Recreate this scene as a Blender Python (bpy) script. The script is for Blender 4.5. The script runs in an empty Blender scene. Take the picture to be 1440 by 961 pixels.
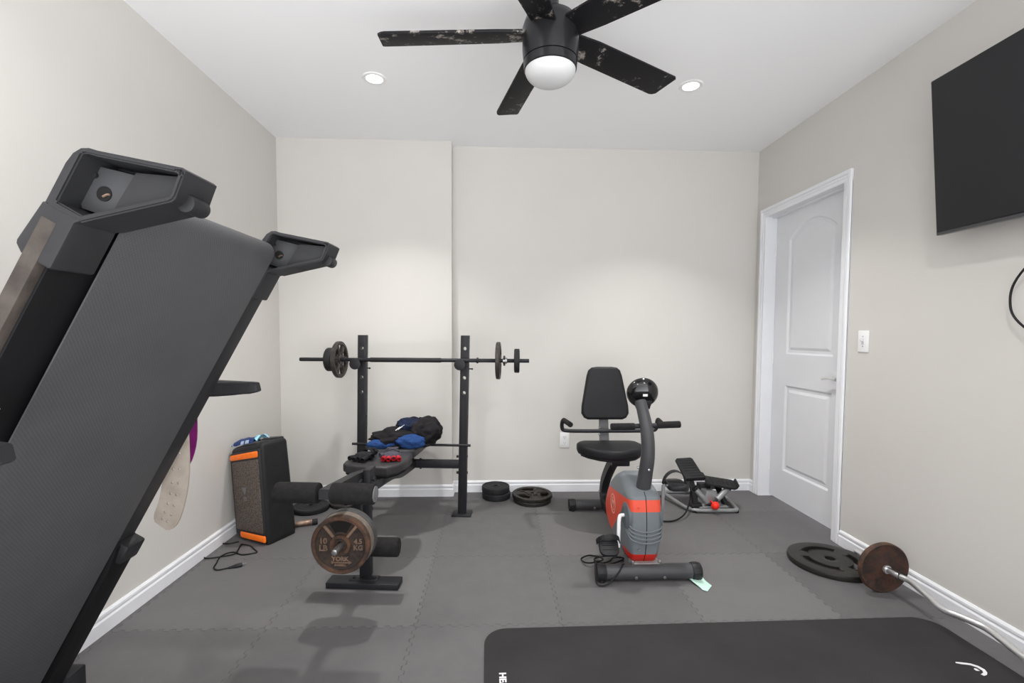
import bpy, bmesh, math, random
from mathutils import Vector, Matrix, Euler, noise
random.seed(7)
SC = bpy.context.scene
COL = SC.collection
PI = math.pi
V = Vector

# ------------------------------------------------------------------ camera data
F_PX, CX, CY, YAW, PITCH, ROLL, CAM_H = 656.4, 720.0, 504.57, .0346, .048, .0047, 1.2035
XL, XR, YB, YBL, H, XB = -1.581, 2.006, 3.566, 3.473, 2.617, -.327
TS, TX0, TY0 = .6096, -.942, 2.50
_f = V((math.sin(YAW)*math.cos(PITCH), math.cos(YAW)*math.cos(PITCH), -math.sin(PITCH)))
_r0 = V((math.cos(YAW), -math.sin(YAW), 0)); _u0 = _r0.cross(_f)
_r = _r0*math.cos(ROLL)+_u0*math.sin(ROLL); _u = -_r0*math.sin(ROLL)+_u0*math.cos(ROLL)
CAM = V((0, 0, CAM_H))
def _ray(u, v): return _f+_r*((u-CX)/F_PX)-_u*((v-CY)/F_PX)
def PZ(u, v, z=0):
    d = _ray(u, v); return CAM+d*((z-CAM_H)/d.z)
def PY(u, v, y):
    d = _ray(u, v); return CAM+d*(y/d.y)

# ------------------------------------------------------------------ mesh builder
def sm(o):
    return [o] if isinstance(o, tuple) else o
class B:
    def __init__(s): s.bm = bmesh.new()
    def merge(s, t, M=None):
        if M is not None:
            t.transform(M)
            if M.determinant() < 0: bmesh.ops.reverse_faces(t, faces=t.faces[:])
        me = bpy.data.meshes.new('tmp'); t.to_mesh(me); t.free()
        s.bm.from_mesh(me); bpy.data.meshes.remove(me); return s
    def box(s, c, size, bev=0, rot=None, seg=2, M=None):
        t = bmesh.new(); bmesh.ops.create_cube(t, size=1)
        t.transform(Matrix.Diagonal((*size, 1)))
        if bev: bmesh.ops.bevel(t, geom=t.edges[:], offset=bev, segments=seg, profile=.5, affect='EDGES')
        m = Matrix.Translation(c)
        if rot is not None: m = m @ (rot.to_4x4() if isinstance(rot, Matrix) else Euler(rot).to_matrix().to_4x4())
        if M is not None: m = M @ m
        return s.merge(t, m)
    def b2(s, lo, hi, bev=0, **k):
        return s.box([(a+b)/2 for a, b in zip(lo, hi)], [abs(b-a) for a, b in zip(lo, hi)], bev, **k)
    def cyl(s, p0, p1, r0, r1=None, n=28, bev=0, M=None, seg=2):
        p0, p1 = V(p0), V(p1); r1 = r0 if r1 is None else r1
        t = bmesh.new(); L = (p1-p0).length
        bmesh.ops.create_cone(t, cap_ends=True, segments=n, radius1=r0, radius2=r1, depth=L)
        if bev:
            e = [e for e in t.edges if all(len(f.verts) != 4 or n == 4 for f in e.link_faces) or any(len(f.verts) > 4 for f in e.link_faces)]
            bmesh.ops.bevel(t, geom=e, offset=bev, segments=seg, profile=.5, affect='EDGES')
        q = V((0, 0, 1)).rotation_difference((p1-p0).normalized())
        m = Matrix.Translation((p0+p1)/2) @ q.to_matrix().to_4x4()
        return s.merge(t, m if M is None else M @ m)
    def tube(s, pts, r, n=10, smooth=0, sec=None, up=None, M=None, cap=True):
        pts = [V(p) for p in pts]
        rs = list(r) if isinstance(r, (list, tuple)) else [r]*len(pts)
        if smooth:
            P, R = [], []
            m = len(pts)
            for i in range(m-1):
                p0, p1, p2, p3 = pts[max(i-1, 0)], pts[i], pts[i+1], pts[min(i+2, m-1)]
                for k in range(smooth):
                    u = k/smooth
                    P.append(.5*((2*p1)+(p2-p0)*u+(2*p0-5*p1+4*p2-p3)*u*u+(3*p1-p0-3*p2+p3)*u**3)); R.append(rs[i]*(1-u)+rs[i+1]*u)
            P.append(pts[-1]); R.append(rs[-1]); pts, rs = P, R
        if sec is None: sec = [(math.cos(2*PI*k/n), math.sin(2*PI*k/n)) for k in range(n)]
        n = len(sec); t = bmesh.new(); rings = []; nor = None
        for i, p in enumerate(pts):
            d = (pts[min(i+1, len(pts)-1)]-pts[max(i-1, 0)]).normalized()
            if nor is None:
                a = V(up) if up is not None else (V((0, 0, 1)) if abs(d.z) < .9 else V((0, 1, 0)))
                nor = (a-d*a.dot(d)).normalized()
            else:
                nor = (nor-d*nor.dot(d)).normalized()
            bi = d.cross(nor)
            rings.append([t.verts.new(p+(bi*x+nor*y)*rs[i]) for x, y in sec])
        for a, b in zip(rings, rings[1:]):
            for k in range(n): t.faces.new((a[k], a[(k+1) % n], b[(k+1) % n], b[k]))
        if cap: t.faces.new(rings[0][::-1]); t.faces.new(rings[-1])
        bmesh.ops.recalc_face_normals(t, faces=t.faces[:])
        return s.merge(t, M)
    def prism(s, poly, h, M=None, bev=0, seg=2):
        """poly in local xy, from z=0 to z=h"""
        t = bmesh.new(); a = [t.verts.new((x, y, 0)) for x, y in poly]; b = [t.verts.new((x, y, h)) for x, y in poly]
        n = len(poly); t.faces.new(a[::-1]); t.faces.new(b)
        for k in range(n): t.faces.new((a[k], a[(k+1) % n], b[(k+1) % n], b[k]))
        bmesh.ops.recalc_face_normals(t, faces=t.faces[:])
        if bev:
            e = [e for e in t.edges if abs(e.verts[0].co.z-e.verts[1].co.z) < 1e-6]
            bmesh.ops.bevel(t, geom=e, offset=bev, segments=seg, profile=.5, affect='EDGES')
        return s.merge(t, M)
    def lathe(s, prof, n=36, M=None):
        t = bmesh.new(); rings = []
        for r, z in prof:
            rings.append([t.verts.new((0, 0, z))] if r < 1e-6 else [t.verts.new((r*math.cos(2*PI*k/n), r*math.sin(2*PI*k/n), z)) for k in range(n)])
        for a, b in zip(rings, rings[1:]):
            for k in range(n):
                k2 = (k+1) % n
                if len(a) == 1 and len(b) > 1: t.faces.new((a[0], b[k], b[k2]))
                elif len(b) == 1 and len(a) > 1: t.faces.new((a[k], b[0], a[k2]))
                elif len(a) > 1: t.faces.new((a[k], b[k], b[k2], a[k2]))
        bmesh.ops.recalc_face_normals(t, faces=t.faces[:])
        return s.merge(t, M)
    def ball(s, c, r, M=None, sub=3, scale=(1, 1, 1)):
        t = bmesh.new(); bmesh.ops.create_icosphere(t, subdivisions=sub, radius=r)
        t.transform(Matrix.Translation(c) @ Matrix.Diagonal((*scale, 1)))
        return s.merge(t, M)
    def plate(s, prof, holes=(), n=72, M=None):
        """polar relief disc: prof = (r, half thickness) from bore to rim; holes = (ring0, ring1, seg0, seg1) cut right through"""
        t = bmesh.new(); m = len(prof)
        T = [[t.verts.new((r*math.cos(2*PI*k/n), r*math.sin(2*PI*k/n), h)) for k in range(n)] for r, h in prof]
        D = [[t.verts.new((r*math.cos(2*PI*k/n), r*math.sin(2*PI*k/n), -h)) for k in range(n)] for r, h in prof]
        def cut(i, k):
            if i < 0 or i >= m-1: return True
            return any(a <= i < b and (k-c) % n < (d-c) % n for a, b, c, d in holes)
        for i in range(m-1):
            for k in range(n):
                if cut(i, k): continue
                k2 = (k+1) % n
                t.faces.new((T[i][k], T[i+1][k], T[i+1][k2], T[i][k2])); t.faces.new((D[i][k2], D[i+1][k2], D[i+1][k], D[i][k]))
                if cut(i-1, k): t.faces.new((T[i][k2], D[i][k2], D[i][k], T[i][k]))
                if cut(i+1, k): t.faces.new((T[i+1][k], D[i+1][k], D[i+1][k2], T[i+1][k2]))
                if cut(i, (k-1) % n): t.faces.new((T[i][k], D[i][k], D[i+1][k], T[i+1][k]))
                if cut(i, k2): t.faces.new((T[i][k2], T[i+1][k2], D[i+1][k2], D[i][k2]))
        bmesh.ops.recalc_face_normals(t, faces=t.faces[:])
        return s.merge(t, M)
    def text(s, body, size, ext=.001, M=None, align='CENTER', bold=0):
        cu = bpy.data.curves.new('t', 'FONT'); cu.body = body; cu.size = size; cu.extrude = ext; cu.offset = bold
        cu.align_x = align; cu.align_y = 'CENTER'; cu.resolution_u = 3
        o = bpy.data.objects.new('t', cu); COL.objects.link(o); bpy.context.view_layer.update()
        me = bpy.data.meshes.new_from_object(o.evaluated_get(bpy.context.evaluated_depsgraph_get()))
        if M is not None: me.transform(M)
        s.bm.from_mesh(me); bpy.data.meshes.remove(me); bpy.data.objects.remove(o); bpy.data.curves.remove(cu)
        return s
    def sheet(s, rows, thick=0):
        t = bmesh.new(); g = [[t.verts.new(p) for p in r] for r in rows]
        for a, b in zip(g, g[1:]):
            for k in range(len(a)-1): t.faces.new((a[k], a[k+1], b[k+1], b[k]))
        if thick: bmesh.ops.solidify(t, geom=t.faces[:], thickness=thick)
        bmesh.ops.recalc_face_normals(t, faces=t.faces[:])
        return s.merge(t)

ROOT = {}
def mesh_obj(name, b, mat, parent=None, world=True, smooth=38):
    me = bpy.data.meshes.new(name); bmesh.ops.remove_doubles(b.bm, verts=b.bm.verts[:], dist=1e-6)
    b.bm.to_mesh(me); b.bm.free()
    o = bpy.data.objects.new(name, me); COL.objects.link(o)
    if mat: me.materials.append(mat)
    if smooth:
        me.shade_smooth(); me.set_sharp_from_angle(angle=math.radians(smooth))
    if parent:
        o.parent = parent
        top = parent
        while top.parent: top = top.parent
        if world and top.name in ROOT: me.transform(ROOT[top.name].inverted())
    return o
def tag(o, label, cat, group=None):
    o['label'] = label; o['category'] = cat
    if group: o['group'] = group
    return o
def thing(name, label, cat, loc=(0, 0, 0), rz=0, group=None, M=None):
    o = bpy.data.objects.new(name, None); COL.objects.link(o); o.empty_display_size = .1
    m = M if M is not None else Matrix.Translation(loc) @ Matrix.Rotation(rz, 4, 'Z')
    o.matrix_world = m; ROOT[o.name] = m.copy()
    return tag(o, label, cat, group)
def single(name, b, mat, label, cat, loc, group=None, smooth=38):
    """a thing that is one mesh authored in world coordinates, its origin moved to loc"""
    o = mesh_obj(name, b, mat, smooth=smooth); o.data.transform(Matrix.Translation(-V(loc))); o.location = loc
    return tag(o, label, cat, group)
def struct(name, b, mat, parent=None, smooth=30):
    o = mesh_obj(name, b, mat, parent, world=False, smooth=smooth)
    if not parent: o['kind'] = 'structure'
    return o
def copy_tree(o, M, label=None, group=None):
    def rec(src, par):
        c = src.copy(); COL.objects.link(c)
        if par: c.parent = par
        for ch in [x for x in COL.objects if x.parent == src]: rec(ch, c)
        return c
    r = rec(o, None); r.matrix_world = M; ROOT[r.name] = M.copy()
    if label: r['label'] = label
    if group: r['group'] = group
    return r

# ------------------------------------------------------------------ materials
def lin(c):
    return tuple(((x/255)/12.92 if x/255 <= .04045 else ((x/255+.055)/1.055)**2.4) for x in c)
class NT:
    def __init__(s, name):
        s.m = bpy.data.materials.new(name); s.m.use_nodes = True; s.t = s.m.node_tree
        s.b = s.t.nodes['Principled BSDF']
    def n(s, typ, ins=None, **kw):
        x = s.t.nodes.new(typ)
        for k, v in kw.items(): setattr(x, k, v)
        for k, v in (ins or {}).items():
            if hasattr(v, 'is_output') or isinstance(v, bpy.types.NodeSocket): s.t.links.new(v, x.inputs[k])
            else: x.inputs[k].default_value = v
        return x
    def math(s, op, a, b=0., c=0.):
        return s.n('ShaderNodeMath', {0: a, 1: b, 2: c}, operation=op).outputs[0]
    def mix(s, f, a, b):
        x = s.t.nodes.new('ShaderNodeMix'); x.data_type = 'RGBA'
        for i, v in ((0, f), (6, a), (7, b)):
            if isinstance(v, bpy.types.NodeSocket): s.t.links.new(v, x.inputs[i])
            else: x.inputs[i].default_value = v if i == 0 else (*v[:3], 1)
        return x.outputs[2]
    def set(s, k, v):
        if isinstance(v, bpy.types.NodeSocket): s.t.links.new(v, s.b.inputs[k])
        else: s.b.inputs[k].default_value = (*v, 1) if isinstance(v, tuple) and len(v) == 3 else v
    def noise(s, scale, detail=4, rough=.6, co=None):
        i = {'Scale': scale, 'Detail': detail, 'Roughness': rough}
        if co is None: co = s.n('ShaderNodeTexCoord').outputs['Object']
        i['Vector'] = co
        return s.n('ShaderNodeTexNoise', i).outputs['Fac']
    def ramp(s, f, lo, hi):
        return s.n('ShaderNodeMapRange', {0: f, 1: lo, 2: hi}).outputs[0]
    def bump(s, hgt, st, dist=.002):
        x = s.n('ShaderNodeBump', {'Strength': st, 'Distance': dist, 'Height': hgt}); s.set('Normal', x.outputs[0])
def mat(name, c, rough=.5, metal=0, c2=None, scale=8, lo=.35, hi=.7, bump=0, bscale=200, dist=.001, spec=.26, coat=0):
    k = NT(name); k.set('Roughness', rough); k.set('Metallic', metal); k.set('Specular IOR Level', spec); k.set('Coat Weight', coat)
    if c2: k.set('Base Color', k.mix(k.ramp(k.noise(scale), lo, hi), lin(c), lin(c2)))
    else: k.set('Base Color', lin(c))
    if bump: k.bump(k.noise(bscale, 3), bump, dist)
    return k.m
def emit(name, c, st):
    k = NT(name); k.set('Base Color', lin(c)); k.set('Emission Color', lin(c)); k.set('Emission Strength', st); return k.m

M = {}
M['wall'] = mat('wall paint', (210, 207, 202), .75, c2=(207, 204, 199), scale=1.5, bump=.05, bscale=400, spec=.3)
M['ceiling'] = mat('ceiling paint', (246, 246, 247), .85, bump=.05, bscale=300, spec=.2)
M['trim'] = mat('white trim paint', (236, 237, 240), .4, c2=(232, 233, 237), scale=4)
M['door'] = mat('white door paint', (226, 227, 230), .45, c2=(222, 223, 227), scale=3)
M['black'] = mat('black plastic', (32, 32, 34), .45, c2=(38, 38, 40), scale=30, bump=.08, bscale=500)
M['dkgrey'] = mat('dark grey plastic', (44, 44, 46), .5, c2=(38, 38, 40), scale=12, bump=.1, bscale=600)
M['jet'] = mat('flat black underside', (9, 9, 11), .6, c2=(13, 13, 15), scale=5)
M['bsteel'] = mat('black powder coat steel', (40, 40, 43), .45, .1, c2=(34, 34, 37), scale=20, bump=.12, bscale=700)
M['foam'] = mat('black foam', (38, 37, 37), .95, c2=(29, 28, 28), scale=60, bump=.4, bscale=350, spec=.2)
M['vinyl'] = mat('black vinyl', (54, 53, 54), .42, c2=(45, 44, 45), scale=9, bump=.15, bscale=250)
M['bikevinyl'] = mat('black bike upholstery', (29, 29, 32), .5, c2=(25, 25, 27), scale=15, bump=.25, bscale=400)
M['chrome'] = mat('chrome', (225, 225, 226), .28, .85)
M['silver'] = mat('silver painted steel', (152, 153, 154), .35, .35, c2=(136, 137, 138), scale=15)
M['zinc'] = mat('zinc bolt', (170, 170, 170), .3, .9)
M['iron'] = mat('black cast iron', (34, 32, 31), .5, .2, c2=(46, 43, 41), scale=25, bump=.5, bscale=160)
M['ironlite'] = mat('worn grey cast iron', (74, 69, 65), .45, .35, c2=(44, 41, 39), scale=35, bump=.5, bscale=200)
M['rubber'] = mat('black rubber', (30, 30, 32), .6, c2=(37, 37, 39), scale=18, bump=.1, bscale=300)
M['bikegrey'] = mat('bike grey plastic', (112, 118, 122), .42, c2=(106, 111, 115), scale=5)
M['biketube'] = mat('bike dark grey tube', (72, 72, 74), .4, .1, c2=(66, 66, 68), scale=10)
M['bikered'] = mat('bike orange red plastic', (224, 84, 62), .4, c2=(216, 78, 56), scale=5)
M['bikecoral'] = mat('pale coral print', (246, 168, 150), .5)
M['deepred'] = mat('bright red plastic', (206, 40, 28), .35)
M['gloss'] = mat('glossy black plastic', (16, 16, 17), .1, coat=.4, spec=.5)
M['orange'] = mat('orange light bar', (255, 128, 40), .35, c2=(246, 112, 28), scale=30)
M['blue'] = mat('navy packet print', (30, 62, 122), .3, c2=(22, 46, 96), scale=25)
M['ltblue'] = mat('pale blue film', (150, 205, 226), .3)
M['white'] = mat('white plastic', (238, 238, 238), .35)
M['print'] = mat('white print', (225, 225, 226), .6)
M['slotdark'] = mat('dark slot', (20, 20, 20), .7)
M['cord'] = mat('black cord', (22, 22, 23), .5)
M['navycloth'] = mat('dark navy cloth', (24, 36, 64), .9, c2=(18, 22, 34), scale=20, bump=.5, bscale=160, spec=.2)
M['terry'] = mat('blue terry cloth', (34, 58, 104), .95, c2=(50, 80, 132), scale=120, bump=.8, bscale=260, dist=.003, spec=.1)
M['blackcloth'] = mat('black cloth', (31, 29, 31), .9, c2=(19, 18, 20), scale=14, bump=.5, bscale=120, spec=.2)
M['glove'] = mat('black glove fabric', (32, 31, 34), .85, c2=(23, 22, 25), scale=40, bump=.4, bscale=200, spec=.2)
M['gloveg'] = mat('grey glove fabric', (74, 72, 82), .85, c2=(60, 58, 68), scale=40, bump=.4, bscale=200, spec=.2)
M['gred'] = mat('red glove fabric', (176, 28, 40), .7, c2=(150, 18, 30), scale=50)
M['leather'] = mat('pale tan suede', (172, 162, 151), .85, c2=(150, 139, 128), scale=14, bump=.4, bscale=220, spec=.2)
M['purple'] = mat('purple fabric', (128, 26, 110), .7, c2=(104, 18, 92), scale=20)
M['mint'] = mat('mint paper', (196, 228, 214), .8, c2=(182, 216, 202), scale=30)
M['copper'] = mat('worn copper brown metal', (150, 128, 112), .35, .5, c2=(112, 88, 74), scale=40)
M['capgrey'] = mat('grey end disc', (120, 120, 122), .5, c2=(98, 98, 100), scale=40)
M['edgewood'] = mat('scuffed brown edge', (74, 67, 62), .6, c2=(46, 41, 38), scale=22, lo=.3, hi=.7, bump=.2, bscale=100)

def rust(name, a, b, c, lo=.42, hi=.62):
    k = NT(name)
    n1 = k.ramp(k.noise(16, 8, .72), lo, hi); n2 = k.ramp(k.noise(60, 6, .7), .4, .68)
    k.set('Base Color', k.mix(k.math('MULTIPLY', n2, .75), k.mix(n1, lin(a), lin(b)), lin(c)))
    k.set('Roughness', .75); k.set('Metallic', .15); k.bump(k.noise(130, 5), .5, .0015); return k.m
M['rust'] = rust('rusty cast iron', (46, 37, 32), (104, 72, 52), (78, 55, 42))
M['rustred'] = rust('red rusted iron', (36, 31, 28), (88, 52, 38), (62, 42, 34))
M['rustrim'] = rust('rusty raised iron', (104, 88, 76), (138, 112, 92), (112, 86, 68))
M['rustdark'] = rust('brown black iron', (34, 31, 29), (58, 47, 40), (76, 55, 43), .45, .7)

def belt_mat():
    k = NT('treadmill belt'); co = k.n('ShaderNodeTexCoord').outputs['Object']
    sp = k.n('ShaderNodeSeparateXYZ', {0: co})
    a = k.math('SINE', k.math('MULTIPLY', sp.outputs[1], 900.)); b = k.math('SINE', k.math('MULTIPLY', sp.outputs[2], 900.))
    w = k.math('MULTIPLY', a, b)
    d = k.ramp(k.noise(5, 6, .65), .3, .75)
    base = k.mix(d, lin((67, 67, 69)), lin((77, 76, 78)))
    k.set('Base Color', k.mix(k.ramp(w, .2, 1.), base, lin((58, 58, 60)))); k.set('Roughness', .62); k.bump(w, .25, .0008); return k.m
M['belt'] = belt_mat()
def grille_mat():
    k = NT('speaker grille'); co = k.n('ShaderNodeTexCoord').outputs['Object']
    v = k.n('ShaderNodeTexVoronoi', {'Vector': co, 'Scale': 150.}, feature='F1'); d = k.ramp(v.outputs['Distance'], .2, .55)
    n = k.ramp(k.noise(90, 3), .4, .62)
    k.set('Base Color', k.mix(d, lin((26, 25, 25)), k.mix(n, lin((96, 90, 86)), lin((120, 104, 92))))); k.set('Roughness', .5); k.set('Metallic', .3); k.bump(d, .6, .002); return k.m
M['grille'] = grille_mat()
def blade_mat():
    k = NT('black marbled blade')
    co = k.n('ShaderNodeTexCoord').outputs['Object']
    v1 = k.noise(22, 9, .78, co); n2 = k.noise(5, 3, .6, co)
    th = k.math('ADD', k.math('MULTIPLY', n2, -.6), .875)
    f = k.ramp(k.math('SUBTRACT', v1, th), 0., .08)
    k.set('Base Color', k.mix(f, lin((17, 16, 19)), lin((150, 143, 136)))); k.set('Roughness', .6); k.set('Specular IOR Level', .25); return k.m
M['blade'] = blade_mat()
def mat_mat():
    k = NT('exercise mat foam'); n = k.ramp(k.noise(3.2, 6, .6), .35, .7)
    k.set('Base Color', k.mix(n, lin((40, 39, 40)), lin((50, 48, 49)))); k.set('Roughness', .8); k.set('Specular IOR Level', .3); k.bump(k.noise(500, 2), .25, .001); return k.m
M['mat'] = mat_mat()
def floor_mat():
    k = NT('interlocking foam floor')
    p = k.n('ShaderNodeSeparateXYZ', {0: k.n('ShaderNodeNewGeometry').outputs['Position']})
    u = k.math('DIVIDE', k.math('SUBTRACT', p.outputs[0], TX0), TS); v = k.math('DIVIDE', k.math('SUBTRACT', p.outputs[1], TY0), TS)
    def trap(x):
        w = k.math('SINE', k.math('MULTIPLY', x, 2*PI*12)); w = k.math('MULTIPLY', w, 2.6)
        return k.math('MULTIPLY', k.math('MINIMUM', k.math('MAXIMUM', w, -1.), 1.), .0115)
    def seam(a, b):
        q = k.math('ADD', a, trap(b)); fr = k.math('FRACT', k.math('ADD', q, .5)); d = k.math('ABSOLUTE', k.math('SUBTRACT', fr, .5))
        return q, d
    uq, du = seam(u, v); vq, dv = seam(v, u)
    d = k.math('MINIMUM', du, dv)
    line = k.math('SUBTRACT', 1., k.ramp(d, .0016, .0042))
    cell = k.n('ShaderNodeCombineXYZ', {0: k.math('FLOOR', uq), 1: k.math('FLOOR', vq), 2: 3.})
    wn = k.n('ShaderNodeTexWhiteNoise', {'Vector': cell.outputs[0]}, noise_dimensions='3D').outputs['Value']
    big = k.ramp(k.noise(1.6, 5, .6, k.n('ShaderNodeNewGeometry').outputs['Position']), .3, .75)
    mid = k.ramp(k.noise(9, 6, .7, k.n('ShaderNodeNewGeometry').outputs['Position']), .3, .75)
    c = k.mix(wn, lin((88, 87, 88)), lin((104, 102, 103))); c = k.mix(k.math('MULTIPLY', big, .5), c, lin((92, 90, 91))); c = k.mix(k.math('MULTIPLY', mid, .3), c, lin((116, 113, 113)))
    brk = k.ramp(k.noise(40, 2, .5, k.n('ShaderNodeNewGeometry').outputs['Position']), .35, .6)
    ln = k.mix(brk, lin((58, 57, 58)), lin((84, 82, 83)))
    c = k.mix(k.math('MULTIPLY', line, .8), c, ln)
    k.set('Base Color', c); k.set('Roughness', .62); k.set('Specular IOR Level', .35)
    ga = k.math('SINE', k.math('MULTIPLY', k.math('ADD', p.outputs[0], p.outputs[1]), 1100.)); gb = k.math('SINE', k.math('MULTIPLY', k.math('SUBTRACT', p.outputs[0], p.outputs[1]), 1100.))
    h = k.math('ADD', k.math('MULTIPLY', k.math('MULTIPLY', ga, gb), .12), k.math('MULTIPLY', line, -1.))
    k.bump(h, .5, .0025); return k.m
M['floor'] = floor_mat()

# ------------------------------------------------------------------ room
Y0 = -.45
struct('floor', B().b2((XL-.1, Y0, -.08), (XR+.3, YB+.12, 0)), M['floor'])
struct('ceiling', B().b2((XL-.1, Y0, H), (XR+.13, YB+.12, H+.08)), M['ceiling'])
struct('wall_left', B().b2((XL-.1, Y0, 0), (XL, YB+.12, H)), M['wall'])
struct('wall_back', B().b2((XL, YB, 0), (XR+.13, YB+.12, H)).b2((XL, YBL, 0), (XB, YB, H)), M['wall'])
DY0, DY1, DZ = 2.66, 3.435, 2.093
struct('wall_right', B().b2((XR, Y0, 0), (XR+.12, DY0-.015, H)).b2((XR, DY1+.015, 0), (XR+.12, YB, H)).b2((XR, DY0-.015, DZ+.015), (XR+.12, DY1+.015, H)), M['wall'])
BH = .088
def skirt(b, a, c, nrm):
    """baseboard run from a to c (xy), nrm = direction into the room"""
    a, c, nrm = V((*a, 0)), V((*c, 0)), V((*nrm, 0)); d = (c-a); L = d.length; d.normalize()
    prof = [(0, 0), (.014, 0), (.014, BH-.034), (.0095, BH-.027), (.0095, BH-.022), (.012, BH-.018), (.0115, BH-.008), (.006, BH-.002), (.005, BH), (0, BH)]
    m = Matrix(((nrm.x, 0, d.x, a.x), (nrm.y, 0, d.y, a.y), (0, 1, 0, 0), (0, 0, 0, 1)))
    b.prism(prof, L, m)
struct('baseboard_left', (lambda b: (skirt(b, (XL, Y0), (XL, YBL), (1, 0)), b)[1])(B()), M['trim'])
def bb():
    b = B(); skirt(b, (XL, YBL), (XB+.0105, YBL), (0, -1)); skirt(b, (XB, YBL-.0105), (XB, YB), (1, 0)); skirt(b, (XB, YB), (XR, YB), (0, -1)); return b
struct('baseboard_back', bb(), M['trim'])
def br():
    b = B(); skirt(b, (XR, DY0-.066), (XR, Y0), (-1, 0)); skirt(b, (XR, YB), (XR, DY1+.066), (-1, 0)); return b
struct('baseboard_right', br(), M['trim'])
# casing around the door: stepped moulding
def casing():
    b = B(); W = .064
    for (y0, y1, s) in ((DY0-W, DY0, 1), (DY1, DY1+W, -1)):
        yi = y1 if s == 1 else y0; yo = y0 if s == 1 else y1
        b.b2((XR-.011, min(yi, yo), 0), (XR, max(yi, yo), DZ), .003)
        o1, o2 = sorted((yo, yo+s*.024)); b.b2((XR-.019, o1, 0), (XR, o2, DZ+W), .005)
        o1, o2 = sorted((yo+s*.03, yo+s*.042)); b.b2((XR-.0145, o1, 0), (XR, o2, DZ+.02), .003)
    b.b2((XR-.011, DY0-W+.02, DZ), (XR, DY1+W-.02, DZ+W-.02), .003)
    b.b2((XR-.0187, DY0-W+.003, DZ+W-.024), (XR, DY1+W-.003, DZ+W-.0004), .005)
    b.b2((XR-.0145, DY0-.03, DZ+.022), (XR, DY1+.03, DZ+.034), .003)
    return b
struct('trim_1', casing(), M['trim'], smooth=0)
def jamb():
    b = B(); x1 = XR+.12
    b.b2((XR-.002, DY0-.014, 0), (x1, DY0, DZ+.014)); b.b2((XR-.002, DY1, 0), (x1, DY1+.014, DZ+.014)); b.b2((XR-.002, DY0, DZ), (x1, DY1, DZ+.014))
    b.b2((XR+.04, DY0, 0), (XR+.074, DY0+.01, DZ), .002)
    b.b2((XR+.04, DY0, DZ-.01), (XR+.074, DY1, DZ), .002)
    return b
struct('trim_2', jamb(), M['trim'], smooth=0)
def door_mesh():
    t = bmesh.new(); xf = XR+.076; y0, y1, z0, z1 = DY0+.003, DY1-.003, .016, DZ-.004
    edges = []
    def loop(pts, x): return [t.verts.new((x, a, c)) for a, c in pts]
    def ring(vs): return [t.edges.new((vs[i], vs[(i+1) % len(vs)])) for i in range(len(vs))]
    out = loop([(y0, z0), (y1, z0), (y1, z1), (y0, z1)], xf); edges += ring(out)
    pa, pb = y0+.15, y1-.15; mid = (pa+pb)/2
    def low(i): return [(pa+i, .24+i), (pb-i, .24+i), (pb-i, .86-i), (pa+i, .86-i)]
    def up(i):
        p = [(pa+i, 1.085+i), (pb-i, 1.085+i), (pb-i, 1.9-i*.6)]
        hw = mid-pa-i
        for k in range(1, 14):
            a = k/14; yy = pb-i-2*hw*a; p.append((yy, 1.9-i*.6+(.098-i*.4)*math.sin(PI*a)**.85))
        return p+[(pa+i, 1.9-i*.6)]
    for fn in (low, up):
        L = [loop(fn(i), xf+d) for i, d in ((0, 0), (.012, .011), (.03, .011), (.048, .002))]
        edges += ring(L[0])
        for a, c in zip(L, L[1:]):
            for i in range(len(a)): t.faces.new((a[i], a[(i+1) % len(a)], c[(i+1) % len(a)], c[i]))
        t.faces.new(L[-1])
    bmesh.ops.triangle_fill(t, edges=edges, use_beauty=True)
    bk = loop([(y0, z0), (y1, z0), (y1, z1), (y0, z1)], xf+.036)
    for i in range(4): t.faces.new((out[i], out[(i+1) % 4], bk[(i+1) % 4], bk[i]))
    t.faces.new(bk); bmesh.ops.recalc_face_normals(t, faces=t.faces[:])
    return B().merge(t)
door = struct('door_1', door_mesh(), M['door'], smooth=20)
hb = B(); hx = XR+.076
hb.cyl((hx, 2.728, .952), (hx-.008, 2.728, .952), .032, .029, bev=.002).cyl((hx-.008, 2.728, .952), (hx-.05, 2.728, .952), .011)
hb.tube([(hx-.045, 2.722, .952), (hx-.05, 2.745, .956), (hx-.05, 2.79, .955), (hx-.046, 2.84, .946)], [.011, .010, .0085, .007], smooth=5)
struct('door_handle', hb, M['chrome'], door)
hg = B()
for z in (.25, 1.05, 1.85): hg.cyl((hx-.004, DY1-.001, z-.045), (hx-.004, DY1-.001, z+.045), .006, n=12)
struct('door_hinge', hg, M['white'], door)

# ------------------------------------------------------------------ switch, outlet
t = thing('light_switch', 'white toggle light switch plate on the right wall beside the door', 'light switch', (XR, 2.48, 1.184))
mesh_obj('switch_plate', B().b2((XR-.006, 2.443, 1.125), (XR, 2.517, 1.243), .003), M['white'], t)
mesh_obj('toggle', B().b2((XR-.0075, 2.471, 1.166), (XR-.005, 2.489, 1.202), .001).box((XR-.012, 2.48, 1.189), (.018, .008, .011), .002, rot=(0, .5, 0)), mat('switch shade white', (214, 214, 216), .4), t)
for z in (1.211, 1.157): mesh_obj('screw', B().cyl((XR-.0075, 2.48, z), (XR-.005, 2.48, z), .0035, n=12), M['zinc'], t)
t = thing('wall_outlet', 'white duplex power outlet low on the back wall behind the exercise bike', 'outlet', (.533, YB, .402))
mesh_obj('outlet_plate', B().b2((.496, YB-.006, .344), (.570, YB, .460), .003), M['white'], t)
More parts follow.
